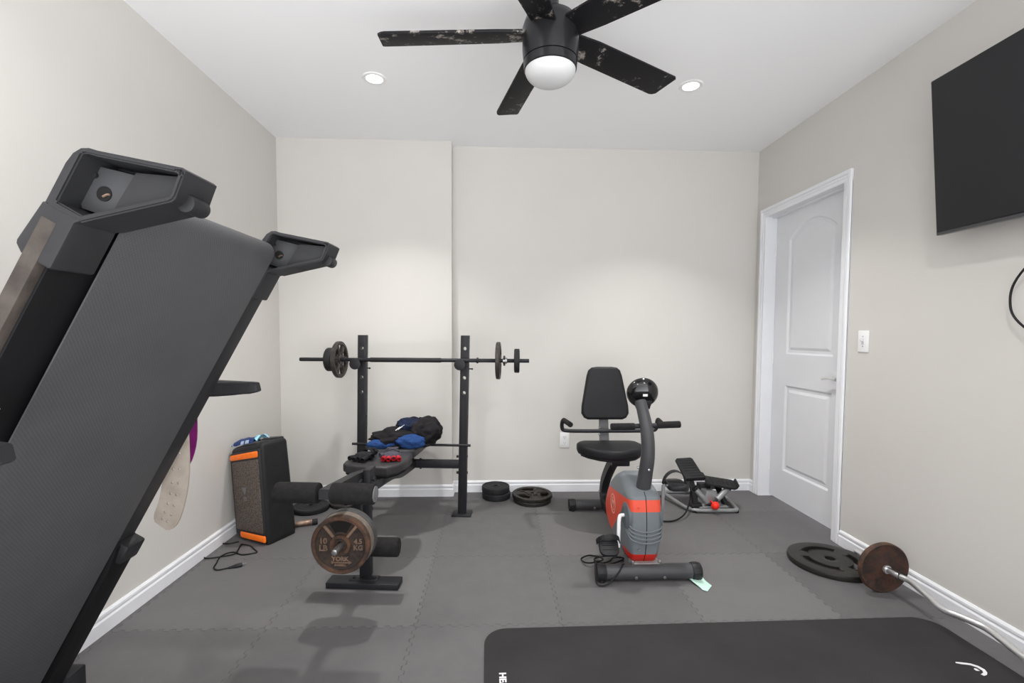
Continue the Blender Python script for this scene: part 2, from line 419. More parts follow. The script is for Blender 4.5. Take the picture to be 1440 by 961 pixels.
for z in (.425, .38):
    b = B().cyl((.533, YB-.0085, z), (.533, YB-.005, z), .0165, n=24)
    s = mesh_obj('socket', b, M['white'], t)
    mesh_obj('slot', B().b2((.526, YB-.009, z-.001), (.528, YB-.0075, z+.008)).b2((.538, YB-.009, z-.001), (.540, YB-.0075, z+.007)).cyl((.533, YB-.009, z-.008), (.533, YB-.0075, z-.008), .0025, n=10), M['slotdark'], s)

# ------------------------------------------------------------------ recessed lights
LT = [(-.672, 2.662), (1.092, 2.662), (-.672, .80), (1.092, .80)]
LBL = ['recessed ceiling light left of the ceiling fan, lit', 'recessed ceiling light right of the ceiling fan, lit', 'recessed ceiling light above the folded treadmill, lit', 'recessed ceiling light above the wall television, lit']
lamp0 = None
M['lens'] = emit('lit lamp lens', (255, 250, 242), 9)
for (x, y), l in zip(LT, LBL):
    m4 = Matrix.Translation((x, y, H))
    if lamp0 is None:
        lamp0 = thing('recessed_light', l, 'ceiling light', M=m4, group='recessed ceiling lights')
        mesh_obj('trim_ring', B().lathe([(.043, .0), (.045, -.005), (.062, -.005), (.066, -.001), (.066, .0)], 40), M['white'], lamp0, world=False)
        mesh_obj('lens', B().lathe([(0, -.003), (.044, -.003), (.044, -.001), (0, -.001)], 40), M['lens'], lamp0, world=False)
    else: copy_tree(lamp0, m4, l)
    li = bpy.data.lights.new('downlight', 'AREA'); li.shape = 'DISK'; li.size = .10; li.energy, li.spread = (10, math.radians(98)) if y > 2 else (11.5, math.radians(150)); li.color = (1, .985, .965)
    lo = bpy.data.objects.new('downlight', li); COL.objects.link(lo); lo.location = (x, y, H-.012)

# ------------------------------------------------------------------ ceiling fan
fx, fy, zb = .2, 1.79, 2.316
t = thing('ceiling_fan', 'black five blade ceiling fan with white dome light', 'ceiling fan', (fx, fy, H))
TM = Matrix.Translation((fx, fy, 0))
mesh_obj('canopy', B().lathe([(0, H), (.075, H), (.075, H-.03), (.06, H-.055), (.03, H-.06), (.03, H-.2), (0, H-.2)], 40, TM), M['gloss'], t)
M['fanmetal'] = mat('satin black metal', (44, 44, 46), .3, .4)
mesh_obj('motor_housing', B().lathe([(0, zb+.085), (.06, zb+.085), (.095, zb+.06), (.105, zb+.03), (.105, zb-.045), (.1005, zb-.086), (0, zb-.086)], 56, TM), M['fanmetal'], t)
mesh_obj('light_ring', B().lathe([(.09, zb-.087), (.097, zb-.0875), (.1, zb-.09), (.0985, zb-.117), (.095, zb-.12), (.09, zb-.12)], 56, TM), M['fanmetal'], t)
gp = [(.0945, zb-.117)]
for k in range(1, 13):
    a = k/12*PI/2; gp.append((.0945*math.cos(a)**.8 if k < 12 else 0, zb-.117-.052*math.sin(a)))
mesh_obj('light_dome', B().lathe(gp, 48, TM), mat('frosted white glass', (205, 205, 205), .7, spec=.15), t)
for k in range(5):
    ang = math.radians(175.5-72*k)
    R = TM @ Matrix.Translation((0, 0, zb+.01)) @ Matrix.Rotation(ang, 4, 'Z') @ Matrix.Rotation(math.radians(-13), 4, 'X')
    poly = [(.085, -.048), (.2, -.058), (.45, -.062), (.645, -.064), (.653, -.058), (.640, .044), (.625, .056), (.61, .06), (.45, .058), (.2, .055), (.085, .048)]
    bl = mesh_obj('blade', B().prism(poly, .011, R @ Matrix.Translation((0, 0, -.0055)), .003), M['blade'], t)
    mesh_obj('blade_bracket', B().b2((.06, -.03, .004), (.15, .03, .013), .003, M=R), M['fanmetal'], bl)

# ------------------------------------------------------------------ television
ty0, ty1 = .868, 1.978
tb, tt = V((1.90, 0, 1.646)), V((1.843, 0, 2.293))
t = thing('wall_television', 'large flat black television tilted down on the right wall', 'television', (XR, (ty0+ty1)/2, 1.95))
up = (tt-tb).normalized(); nx = V((-up.z, 0, up.x))   # outward normal towards the room
hh = (tt-tb).length
TVM = Matrix(((0, up.x, nx.x, (tb.x+tt.x)/2), (1, 0, 0, (ty0+ty1)/2), (0, up.z, nx.z, (tb.z+tt.z)/2), (0, 0, 0, 1)))
w = ty1-ty0
M['screen'] = mat('dark television screen', (44, 44, 46), .42, spec=.15)
mesh_obj('bezel', B().b2((-w/2, -hh/2, -.03), (w/2, hh/2, -.002), .004, M=TVM), mat('black television frame', (24, 24, 25), .3), t)
mesh_obj('screen', B().b2((-w/2+.008, -hh/2+.016, -.004), (w/2-.008, hh/2-.008, 0), .001, M=TVM), M['screen'], t)
mesh_obj('chin_strip', B().b2((-w/2+.004, -hh/2-.001, -.028), (w/2-.004, -hh/2+.012, .002), .003, M=TVM), mat('glossy grey strip', (70, 70, 73), .15), t)
mesh_obj('rear_housing', B().b2((-w/2+.16, -hh/2+.02, -.07), (w/2-.16, hh*.1, -.03), .015, M=TVM), M['black'], t)
mesh_obj('wall_mount', B().b2((XR-.03, 1.28, 1.8), (XR, 1.56, 2.1), .004).b2((1.93, 1.3, 1.88), (XR, 1.34, 1.93), .004).b2((1.93, 1.5, 1.88), (XR, 1.54, 1.93), .004).b2((1.9, 1.3, 2.0), (XR, 1.34, 2.05), .004).b2((1.9, 1.5, 2.0), (XR, 1.54, 2.05), .004), M['bsteel'], t)
def wx(u, v, x=XR-.03):
    d = _ray(u, v); return CAM+d*(x/d.x)
single('television_cord', B().tube([(1.93, 1.47, 1.69), (1.955, 1.515, 1.60), wx(1440, 379), wx(1420.5, 422), wx(1440, 460), (XR-.018, 1.46, 1.1), (XR-.01, 1.41, .9), (XR-.01, 1.4, .45)], .0042, 8, 8), M['cord'],
       'thin black cord hanging in a loop below the wall television', 'cord', (XR-.01, 1.5, 1.3))

# ------------------------------------------------------------------ treadmill
TO = V((-1.2, 1.0, 0)); TTH = -.033
t = thing('folded_treadmill', 'large folded black and grey treadmill standing along the left wall', 'treadmill', TO, TTH)
lx, lz = .495, .869; P0 = (.62, 1.43)
DM = Matrix(((-lx, 0, lz, P0[0]), (0, 1, 0, 0), (-lz, 0, -lx, P0[1]), (0, 0, 0, 1)))   # (a down the deck, y, b out of the underside)
def tp(name, b, m, parent=None): return mesh_obj(name, b, m, parent or t, world=False)
YL0, YL1, YR0, YR1 = -.26, -.185, .285, .36
# running belt loop
loop = []; r = .03
for k in range(0, 13):
    a = -PI/2+PI*k/12; loop.append((r-r*math.cos(a), -r+r*math.sin(a)))
loop = [(1.42, -2*r)]+loop+[(1.42, 0)]
inner = [(a+.003 if a < 1 else a, -r+(b+r)*.9) for a, b in loop]
bt = bmesh.new()
va = [[bt.verts.new((a, y, b)) for a, b in loop] for y in (-.178, .278)]; vb = [[bt.verts.new((a, y, b)) for a, b in inner] for y in (-.178, .278)]
for i in range(len(loop)-1):
    bt.faces.new((va[0][i], va[0][i+1], va[1][i+1], va[1][i])); bt.faces.new((vb[0][i], vb[1][i], vb[1][i+1], vb[0][i+1]))
    for s in (0, 1): bt.faces.new((va[s][i], vb[s][i], vb[s][i+1], va[s][i+1]))
for i in (0, -1): bt.faces.new((va[0][i], va[1][i], vb[1][i], vb[0][i]))
bmesh.ops.recalc_face_normals(bt, faces=bt.faces[:])
tp('running_belt', B().merge(bt, DM), M['belt'])
tp('rear_roller', B().cyl((r, -.184, -r), (r, .284, -r), .026, M=DM), M['zinc'])
tp('deck_board', B().b2((.075, -.245, -.044), (1.42, .345, -.017), .002, M=DM), M['jet'])
tp('side_rail', B().b2((.085, YL0-.001, -.0465), (1.44, -.236, -.021), .002, M=DM), M['edgewood'])
tp('side_rail', B().b2((.068, .295, -.05), (1.44, YR1, -.012), .003, M=DM), M['dkgrey'])
tp('foot_rail', B().b2((.16, YL0+.004, -.0463), (1.42, -.185, -.044), .002, M=DM), M['dkgrey'])
tp('foot_rail', B().b2((.16, .285, -.058), (1.42, YR1-.004, -.046), .003, M=DM), M['dkgrey'])
tp('frame_plate', B().prism([(.9, -.06), (.93, .0), (1.0, .012), (1.44, .012), (1.44, -.06)], .075, DM @ Matrix(((1, 0, 0, 0), (0, 0, 1, .287), (0, 1, 0, 0), (0, 0, 0, 1))), .003), M['jet'])
tp('warning_label', B().b2((.41, -.222, -.019), (.46, -.205, -.0165), M=DM), M['white'])
kb = B().b2((.925, .30, -.045), (.985, .366, .022), .008, M=DM)
tp('lock_bracket', kb, M['black'])
tp('lock_knob', B().cyl((.998, .345, -.03), (.998, .374, -.03), .014, bev=.003, M=DM), M['black'])
def end_cap(y0, y1):
    W = y1-y0
    T = DM @ Matrix(((1, 0, 0, 0), (0, 0, 1, y0), (0, 1, 0, 0), (0, 0, 0, 1)))   # poly (a, b) extruded along +y
    lower = [(.066, -.056), (.135, -.064), (.141, -.062), (.150, -.05), (.151, -.047), (.151, -.003), (.148, 0), (.072, 0), (.06, .012)]
    b = B().prism(lower, W, T, .004)
    outer = [(.07, -.053), (.0, -.053), (-.018, -.05), (-.03, -.043), (-.036, -.033), (-.039, -.02), (-.0795, .1), (-.078, .106), (-.034, .112), (-.027, .109), (.066, .008)]
    c = (0.0, .01)
    def inset(d):
        n = len(outer); o = []
        for i in range(n):
            p, q, s = V(outer[i-1]), V(outer[i]), V(outer[(i+1) % n])
            e1 = (q-p).normalized(); e2 = (s-q).normalized()
            n1 = V((-e1.y, e1.x)); n2 = V((-e2.y, e2.x)); bis = n1+n2; bis /= max(bis.dot(n1), .3)
            o.append(q+bis*d)
        return o
    area = sum(outer[i-1][0]*outer[i][1]-outer[i][0]*outer[i-1][1] for i in range(len(outer)))
    ins = inset(.0085 if area > 0 else -.0085)
    ins = [V((min(p.x, .056), max(p.y, -.0365))) for p in ins]
    tm = bmesh.new()
    O0 = [tm.verts.new((x, y, .0)) for x, y in outer]; O1 = [tm.verts.new((x, y, W)) for x, y in outer]
    I0 = [tm.verts.new((x, y, .0)) for x, y in ins]; I1 = [tm.verts.new((x, y, W-.012)) for x, y in ins]
    n = len(outer)
    for i in range(n):
        j = (i+1) % n
        tm.faces.new((O0[i], O0[j], O1[j], O1[i])); tm.faces.new((O0[i], I0[i], I0[j], O0[j])); tm.faces.new((I0[i], I1[i], I1[j], I0[j]))
    tm.faces.new(O1); tm.faces.new(I1); bmesh.ops.recalc_face_normals(tm, faces=tm.faces[:])
    bmesh.ops.bevel(tm, geom=[e for e in tm.edges if all(abs(v.co.z) < 1e-6 for v in e.verts)], offset=.0025, segments=2, affect='EDGES')
    b.merge(tm, T)
    return b, T, W
for y0, y1 in ((YL0, YL1), (YR0, YR1)):
    b, T, W = end_cap(y0, y1)
    cap = tp('end_cap', b, M['dkgrey'])
    sh = [(-.0215, .036), (.026, .032), (.055, .004), (-.02, .0985), (-.066, .098), (-.0375, .0)]
    tp('filler_panel', B().prism([(-.0375, .031), (.0345, .027), (-.024, .1), (-.068, .097)], W-.026, T @ Matrix.Translation((0, 0, .016)), .002), M['dkgrey'], cap)
    pl = B().prism([(-.013, -.050), (.058, -.049), (.046, .012), (.036, .03), (-.036, .03)], .03, T @ Matrix.Translation((0, 0, W-.039)), .002)
    tp('back_plate', pl, mat('grey inner plate', (66, 66, 68), .5), cap)
    tp('axle_hole', B().cyl((.0175, -.012, W-.0405), (.0175, -.012, W-.0385), .0115, M=T), M['slotdark'], cap)
    tp('axle_wire', B().tube([(.022, -.010, W-.042), (.016, -.006, W-.042), (.014, -.002, W-.042)], .0018, 6, 3, M=T), M['copper'], cap)
    for p in ((-.001, -.037), (.054, -.038)): tp('screw', B().cyl((*p, W-.043), (*p, W-.037), .0045, n=12, M=T), M['bsteel'], cap)
    tp('transport_wheel', B().cyl((-.034, .112, W*.3), (-.034, .112, W-.012), .0145, bev=.003, M=T), M['black'], cap)
# handrails, uprights, console, base
HR = ((-.315, -.275), (.40, .44))
for i, (y0, y1) in enumerate(HR):
    xt, dz = (.507, .018) if i == 0 else (.483, 0)
    yc = (y0+y1)/2
    sec = [(.5, .38), (.38, .5), (-.38, .5), (-.5, .38), (-.5, -.38), (-.38, -.5), (.38, -.5), (.5, -.38)]
    sec = [(x*.85, y) for x, y in sec]
    hr = tp('handrail', B().tube([(-.04, yc, 1.09), (.1, yc, 1.06), (.32, yc, 1.046-dz), (xt-.04, yc, 1.047-dz), (xt-.012, yc, 1.048-dz), (xt, yc, 1.05-dz)], [.05, .05, .05, .036, .032, .026], sec=sec, smooth=3), M['black'])
    if i == 0: tp('edge_highlight', B().tube([(xt-.16, y0+.004, 1.046), (xt-.03, y0+.004, 1.046), (xt-.008, y0+.004, 1.04), (xt-.006, y0+.004, 1.026), (xt-.05, y0+.004, 1.013)], .0025, 6, 4), M['bikegrey'], hr)  # pale tube paints in the light caught by the rounded tip edge
    tp('upright', B().tube([(-.2, yc, .09), (-.12, yc, .7), (-.02, yc, 1.12)], .045, sec=[(x, y*1.4) for x, y in sec], smooth=4), M['bsteel'])
    tp('base_rail', B().b2((-.32, yc-.03, .012), (-.02, yc+.03, .07), .006), M['bsteel'])
    tp('pivot_link', B().b2((-.13, min(yc, .36 if i else -.3), .1), (-.06, max(yc, .36 if i else -.26), .2), .005), M['bsteel'])
    for xf in (-.28, -.06): tp('foot', B().cyl((xf, yc, 0), (xf, yc, .015), .022), M['rubber'])
tp('console', B().box((-.05, .0625, 1.15), (.06, .74, .25), .025, rot=(0, -.35, 0)).box((-.02, .0625, 1.06), (.07, .5, .05), .015), M['black'])
tp('console_screen', B().box((-.018, .0625, 1.165), (.006, .3, .14), .002, rot=(0, -.35, 0)), M['gloss'])
tp('motor_hood', B().b2((-.34, -.25, .03), (-.12, .375, .2), .03).b2((-.34, -.29, .03), (-.28, .42, .07), .006), M['black'])

# gym belt and purple band on the far handrail
TW = Matrix.Translation(TO) @ Matrix.Rotation(TTH, 4, 'Z')
def strip_holes(path, w, hole=None, thick=.006):
    """path: list of (point, across direction); rows of two holes along it"""
    t2 = bmesh.new(); cols = 4; grid = {}
    n = len(path)
    def P(i, j):
        if (i, j) not in grid:
            p, ac = path[i]; ww = w*(1-.45*max(0, 1-i/4)**2.2)*(1 if i < n-1 else .72)
            grid[(i, j)] = t2.verts.new(p+ac*((j/cols-.5)*ww))
        return grid[(i, j)]
    for i in range(n-1):
        for j in range(cols):
            q = [P(i, j), P(i, j+1), P(i+1, j+1), P(i+1, j)]
            if hole and i % 2 == 0 and j in (1, 2) and hole[0] <= i < hole[1]:
                c = sum((v.co for v in q), V())/4; e1 = (q[1].co-q[0].co).normalized(); e2 = (q[3].co-q[0].co).normalized()
                rr = .0042; ci = [t2.verts.new(c+e1*rr*math.cos(a)+e2*rr*math.sin(a)) for a in [PI*1.25+k*PI/4 for k in range(8)]]
                for k in range(4):
                    t2.faces.new((q[k], ci[2*k+1], ci[2*k])); t2.faces.new((q[k], q[(k+1) % 4], ci[2*k+1])); t2.faces.new((q[(k+1) % 4], ci[(2*k+2) % 8], ci[2*k+1]))
            else: t2.faces.new(q)
    bmesh.ops.recalc_face_normals(t2, faces=t2.faces[:])
    bmesh.ops.solidify(t2, geom=t2.faces[:], thickness=thick)
    return B().merge(t2, TW)
def spline(pts, k):
    pts = [V(p) for p in pts]; o = []; m = len(pts)
    for i in range(m-1):
        p0, p1, p2, p3 = pts[max(i-1, 0)], pts[i], pts[i+1], pts[min(i+2, m-1)]
        for q in range(k):
            u = q/k; o.append(.5*((2*p1)+(p2-p0)*u+(2*p0-5*p1+4*p2-p3)*u*u+(3*p1-p0-3*p2+p3)*u**3))
    return o+[pts[-1]]
pp = spline([(.206, .385, .642), (.228, .383, .675), (.246, .383, .73), (.256, .385, .80), (.256, .387, .90), (.252, .389, 1.06), (.252, .40, 1.082), (.252, .44, 1.082), (.252, .452, 1.06), (.252, .456, 1.02), (.252, .457, .985)], 4)
path = []
for i, p in enumerate(pp):
    d = (pp[min(i+1, len(pp)-1)]-pp[max(i-1, 0)]).normalized(); y = V((0, 1, 0)) if abs(d.y) < .5 else V((0, 0, 1))
    ac = d.cross(V((0, 1, 0))) if abs(d.y) < .5 else V((1, 0, 0))
    if ac.x < 0: ac = -ac
    path.append((p, ac.normalized()))
single('weightlifting_belt', strip_holes(path, .074, (2, 22)), M['leather'], 'pale tan perforated weightlifting belt hanging off the folded treadmill handrail', 'belt', TW @ V((.26, .385, 1.05)))
pp = spline([(.222, .478, .80), (.236, .48, .88), (.240, .478, .98), (.246, .472, 1.07), (.246, .452, 1.094), (.246, .394, 1.094), (.246, .38, 1.075), (.246, .377, 1.045)], 4)
single('purple_strap', strip_holes([(p, V((1, 0, 0))) for p in pp], .042, None, .004), M['purple'], 'purple strap hanging behind the tan perforated belt', 'strap', TW @ V((.325, .42, 1.09)))

# ------------------------------------------------------------------ weight plates (each with its own origin at the centre, axis +z)
def cut(b, c):
    """boolean difference of two builders"""
    os_ = []
    for q in (b, c):
        me = bpy.data.meshes.new('q'); bmesh.ops.recalc_face_normals(q.bm, faces=q.bm.faces[:]); q.bm.to_mesh(me); q.bm.free(); o = bpy.data.objects.new('q', me); COL.objects.link(o); os_.append(o)
    md = os_[0].modifiers.new('b', 'BOOLEAN'); md.operation = 'DIFFERENCE'; md.object = os_[1]; md.solver = 'EXACT'
    bpy.context.view_layer.update()
    me = bpy.data.meshes.new_from_object(os_[0].evaluated_get(bpy.context.evaluated_depsgraph_get()))
    o = B(); o.bm.from_mesh(me); bpy.data.meshes.remove(me)
    for q in os_:
        m = q.data; bpy.data.objects.remove(q); bpy.data.meshes.remove(m)
    return o
def grip_plate(name, label, R, T, M4, m, windows=3, group=None, span=.5, hub=None, phase=0, m2=None, kind='cast'):
    """cast plate with open grip windows and spokes"""
    t = thing(name, label, 'weight plate', M=M4, group=group); h = T/2
    prof = [(.0145, h), (R*.2, h), (R*.25, h), (R*.27, h*.62), (R*.42, h*.62), (R*.74, h*.62), (R*.8, h*.62), (R*.83, h), (R*.97, h), (R, h*.72)]
    n = 72; st = n//max(windows, 1); o = int(phase); holes = [(4, 6, o+k*st+int(st*(1-span)/2), o+k*st+int(st*(1+span)/2)) for k in range(windows)] if windows else []
    mesh_obj('plate_body', B().plate(prof, holes, n), m, t, world=False, smooth=30)
    b = B()
    for k in range(windows):
        for s in (-1, 1):
            a = 2*PI*(o+k*st+st/2+s*st*(span/2+.1))/n
            b.box((R*.54*math.cos(a), R*.54*math.sin(a), 0), (R*.6, R*.075, T*.86), .002, rot=(0, 0, a))
    if windows: mesh_obj('spoke', b, m2 or m, t, world=False)
    return t
def disc_plate(name, label, R, T, M4, m, group=None, rings=True):
    """smooth vinyl or cement plate with stepped face"""
    t = thing(name, label, 'weight plate', M=M4, group=group); h = T/2
    prof = [(.0145, h*.9), (R*.26, h*.9), (R*.3, h*.78), (R*.55, h*.78), (R*.58, h*.84), (R*.62, h*.78), (R*.84, h*.78), (R*.88, h), (R*.95, h), (R*.99, h*.86), (R, h*.7)]
    mesh_obj('plate_body', B().plate(prof, (), 64), m, t, world=False, smooth=40)
    b = B().lathe([(.0145, h*.96), (R*.2, h*.96), (R*.22, h*.88)], 40).lathe([(.0145, -h*.96), (R*.2, -h*.96), (R*.22, -h*.88)], 40)
    mesh_obj('hub', b, m, t, world=False)
    return t
def axis_frame(p, z, x=None):
    """matrix at p whose local z runs along z"""
    z = V(z).normalized(); x = V(x) if x is not None else (V((0, 0, 1)) if abs(z.z) < .9 else V((1, 0, 0)))
    x = (x-z*x.dot(z)).normalized(); y = z.cross(x)
    return Matrix(((x.x, y.x, z.x, p[0]), (x.y, y.y, z.y, p[1]), (x.z, y.z, z.z, p[2]), (0, 0, 0, 1)))

# ------------------------------------------------------------------ weight bench with rack
BO = V((-.558, 3.10, 0)); BTH = -.077
BW = Matrix.Translation(BO) @ Matrix.Rotation(BTH, 4, 'Z')
def bw(x, y, z): return BW @ V((x, y, z))
t = thing('weight_bench', 'black weight bench with upright barbell rack and leg roller attachment', 'weight bench', BO, BTH)
def bp(name, b, m, parent=None, smooth=38): return mesh_obj(name, b, m, parent or t, world=False, smooth=smooth)
LEAN = .018
SH = Matrix(((1, 0, LEAN, 0), (0, 1, 0, 0), (0, 0, 1, 0), (0, 0, 0, 1)))
XPL, XPR, YP = -.357, .332, .036
for xp in (XPL, XPR):
    b = B().b2((xp-.0275, YP-.025, .01), (xp+.0275, YP+.025, 1.207), .004)
    c = B()
    for z in (1.12, 1.02, .925, .826): c.cyl((xp, YP-.1, z), (xp, YP+.1, z), .0125, n=20)
    for z in (.66, .58): c.cyl((xp-.1, YP+.002, z), (xp+.1, YP+.002, z), .007, n=16)
    b = cut(b, c); b.bm.transform(SH)
    post = bp('upright_post', b, M['bsteel'], smooth=30)
    bp('foot_plate', B().b2((xp-.065, YP-.055, 0), (xp+.065, YP+.05, .012), .003), M['bsteel'])
    s = LEAN*1.02
    h = B().cyl((xp-.022+s, YP-.088, 1.017), (xp-.022+s, YP-.078, 1.017), .0365, n=36, bev=.002).cyl((xp-.01+s, YP-.08, 1.013), (xp-.01+s, YP-.02, 1.013), .013)
    h.b2((xp-.012+s, YP-.03, 1.0), (xp+.03+s, YP-.025, 1.03), .002)
    bp('bar_hook', h, M['bsteel'])
    bp('locking_pin', B().cyl((xp+s, YP, .985), (xp+.052+s, YP, .985), .004).cyl((xp+.047+s, YP-.012, .985), (xp+.055+s, YP-.012, .985), .006), M['bsteel'])
    for z in (.395, .285):
        for e in (-.036, .036): bp('bolt', B().cyl((xp+e*.7, YP, z), (xp+e*1.06, YP, z), .009, n=6), M['bsteel'])
bp('support_rod', B().cyl((-.405, YP-.03, .477), (.392, YP-.03, .477), .0085), M['bsteel'])
bp('cross_beam', B().b2((XPL+.02, YP-.02, .316), (XPR-.02, YP+.02, .369), .004), M['bsteel'])
for x in (.0, .05, -.05):
    for z in (.372, .313): bp('beam_bolt', B().cyl((x, YP, z-.006), (x, YP, z+.006), .008, n=6), M['bsteel'])
bp('main_rail', B().tube([(-.005, -.85, .455), (-.003, -.5, .42), (0, -.3, .375), (0, YP-.01, .342)], .0225, sec=[(1, 1), (-1, 1), (-1, -1), (1, -1)], smooth=4), M['bsteel'])
# front post and foot
bp('front_post', B().b2((-.033, -.872, .03), (.019, -.825, .515), .003), M['bsteel'])
bp('front_foot', B().b2((-.178, -.925, 0), (.172, -.845, .029), .004), M['bsteel'])
fb = B().b2((-.075, -.9, .027), (.062, -.85, .033), .002)
for x in (-.055, .045): fb.cyl((x, -.88, .03), (x, -.88, .04), .008, n=6)
bp('foot_bracket', fb, M['bsteel'])
# pads
def pad(outline, z0, z1, tilt=0, py=0):
    m = Matrix.Translation((0, py, 0)) @ Matrix.Rotation(tilt, 4, 'X') @ Matrix.Translation((0, -py, z0))
    return B().prism(outline, z1-z0, m, .014, 4)
def rrect(x0, x1, y0, y1, r, n=5):
    o = []
    for cx_, cy_, a0 in ((x1-r, y1-r, 0), (x0+r, y1-r, PI/2), (x0+r, y0+r, PI), (x1-r, y0+r, PI*1.5)):
        for k in range(n+1): a = a0+PI/2*k/n; o.append((cx_+r*math.cos(a), cy_+r*math.sin(a)))
    return o
SX = -.03
seat_o = [(SX-.085, -.70), (SX+.085, -.715), (SX+.13, -.66), (SX+.152, -.58), (SX+.152, -.46), (SX+.135, -.40), (SX+.12, -.375), (SX-.12, -.375), (SX-.14, -.40), (SX-.165, -.50), (SX-.178, -.60), (SX-.17, -.645), (SX-.13, -.68)]
bp('seat_pad', pad(seat_o, .478, .53), M['vinyl'])
bp('seat_board', B().prism([(x*.93+SX*.07, y*.95-.027) for x, y in seat_o], .014, Matrix.Translation((0, 0, .466)), .003), M['jet'])
bp('seat_bracket', B().b2((SX-.04, -.66, .42), (SX+.05, -.42, .468), .004).b2((SX-.1, -.6, .452), (SX+.1, -.57, .468), .003), M['bsteel'])
back_o = rrect(SX-.14, SX+.13, -.37, .30, .05)
bp('back_pad', pad(back_o, .473, .525, -.05, -.37), M['vinyl'])
# leg attachment
sq = [(1, 1), (-1, 1), (-1, -1), (1, -1)]
bp('roller_arm', B().tube([(-.022, -.80, .522), (-.02, -.95, .546), (-.004, -1.305, .589)], .0195, sec=sq), M['bsteel'])
pb = B().b2((.0, -.9, .47), (.034, -.82, .568), .004).cyl((-.05, -.86, .515), (.045, -.86, .515), .012, n=6).cyl((-.05, -.93, .515), (-.03, -.93, .515), .018, n=20)
bp('pivot_bracket', pb, M['bsteel'])
bp('lever_arm', B().b2((-.03, -.95, .18), (.006, -.915, .53), .003), M['bsteel'])
for s in (-1, 1):
    x0, x1 = (-.0115+s*.026, -.0115+s*.197)
    r_ = bp('foam_roller', B().cyl((x0, -1.272, .583), (x1, -1.272, .583), .0405, n=40, bev=.006), M['foam'])
    bp('roller_cap', B().cyl((x1-s*.003, -1.272, .583), (x1+s*.003, -1.272, .583), .031, n=32, bev=.001), M['capgrey'], r_)
    r_ = bp('foam_roller', B().cyl((-.012+s*.02, -.95, .222), (-.012+s*.197, -.95, .222), .043, n=40, bev=.006), M['foam'])
    bp('roller_cap', B().cyl((-.012+s*.194, -.95, .222), (-.012+s*.2, -.95, .222), .014, n=24, bev=.001), M['slotdark'], r_)
bp('roller_axle', B().cyl((-.2, -1.272, .583), (.18, -1.272, .583), .012), M['bsteel'])
bp('roller_axle', B().cyl((-.2, -.95, .222), (.18, -.95, .222), .012), M['bsteel'])
bp('plate_pin', B().cyl((-.0, -.93, .330), (.006, -1.245, .330), .0125, bev=.003), M['zinc'])

# plates on the pin
def pinM(y, z=.330): return axis_frame(bw(.003, y, z), BW.to_3x3() @ V((0.02, -1, 0)), (0, 0, 1))
def york(M4):
    R, T = .1225, .03; h = T/2
    t = thing('weight_plate', 'rusty brown 10 LB iron plate at the front of the bench leg pin', 'weight plate', M=M4, group='plates on the bench leg pin')
    prof = [(.0145, h*.5), (.024, h*.55), (.03, h*.9), (.043, h*.9), (.046, h*.35), (.072, h*.3), (.1, h*.3), (.104, h*.35), (.108, h*.95), (.118, h), (R, h*.7)]
    mesh_obj('plate_body', B().plate(prof, (), 72), M['rustdark'], t, world=False, smooth=25)
    mesh_obj('rim', B().lathe([(.1055, h*.8), (.108, h*1.03), (.118, h*1.06), (.1235, h*.72), (.1235, -h*.6)], 72), M['rust'], t, world=False)
    mesh_obj('hub_ring', B().lathe([(.026, h*.7), (.03, h*1.0), (.043, h*1.0), (.0455, h*.4)], 48), M['rust'], t, world=False)
    # local x is up, local y is towards the left of the viewer when looking at the face
    for a in (40, -40):
        a = math.radians(a); mesh_obj('spoke', B().box((.075*math.cos(a), .075*math.sin(a), h*.5), (.062, .012, h*.7), .002, rot=(0, 0, a)), M['rustrim'], t, world=False)
    rec = [((.054+.0)*math.cos(math.radians(q)), .054*math.sin(math.radians(q))) for q in range(-26, 27, 4)]+[(.1*math.cos(math.radians(q)), .1*math.sin(math.radians(q))) for q in range(28, -29, -4)]
    mesh_obj('recess_shade', B().prism(rec, .0012, Matrix.Translation((0, 0, h*.3)), 0), mat('dark brown painted shade', (24, 22, 19), .8), t, world=False)  # thin near-black sheet paints the shade of a recess between the spokes
    TX = lambda up, left, ang=0: Matrix.Translation((up, left, h*.3)) @ Matrix.Rotation(-PI/2*0, 4, 'Z') @ Matrix(((0, 1, 0, 0), (-1, 0, 0, 0), (0, 0, 1, 0), (0, 0, 0, 1))) @ Matrix.Rotation(ang, 4, 'Z')
    def put(s, size, up, left, bold=.0006, ang=0):
        mesh_obj('raised_lettering', B().text(s, size, .0035, TX(up, left, ang), bold=bold), M['rustrim'], t, world=False, smooth=0)
    put('10', .034, .014, .074); put('LB', .034, -.016, .074); put('4.5', .029, .014, -.073); put('KG', .029, -.013, -.073)
    put('YORK', .026, -.061, .003, .001); put('BARBELL', .0125, -.087, .003, .0003)
    arrow = B().box((-.0755, .003, h*.45), (.004, .075, .006), .001).prism([(-.0685, -.034), (-.0825, -.034), (-.0755, -.046)], .006, Matrix.Translation((0, 0, h*.3))).box((-.0755, .036, h*.45), (.011, .006, .006), .001)
    mesh_obj('raised_arrow', arrow, M['rustrim'], t, world=False)
    return t
york(pinM(-1.165))
grip_plate('weight_plate', 'dull grey brown iron plate in the middle of the bench leg pin', .1235, .032, pinM(-1.132), mat('tan grey iron', (132, 122, 112), .55, .3, c2=(98, 88, 80), scale=20, bump=.4, bscale=150), 0, 'plates on the bench leg pin')
grip_plate('weight_plate', 'dark grey iron plate at the back of the bench leg pin', .126, .034, pinM(-1.098), mat('dark grey iron', (82, 82, 82), .5, .3, c2=(66, 66, 66), scale=20, bump=.3, bscale=150), 0, 'plates on the bench leg pin')

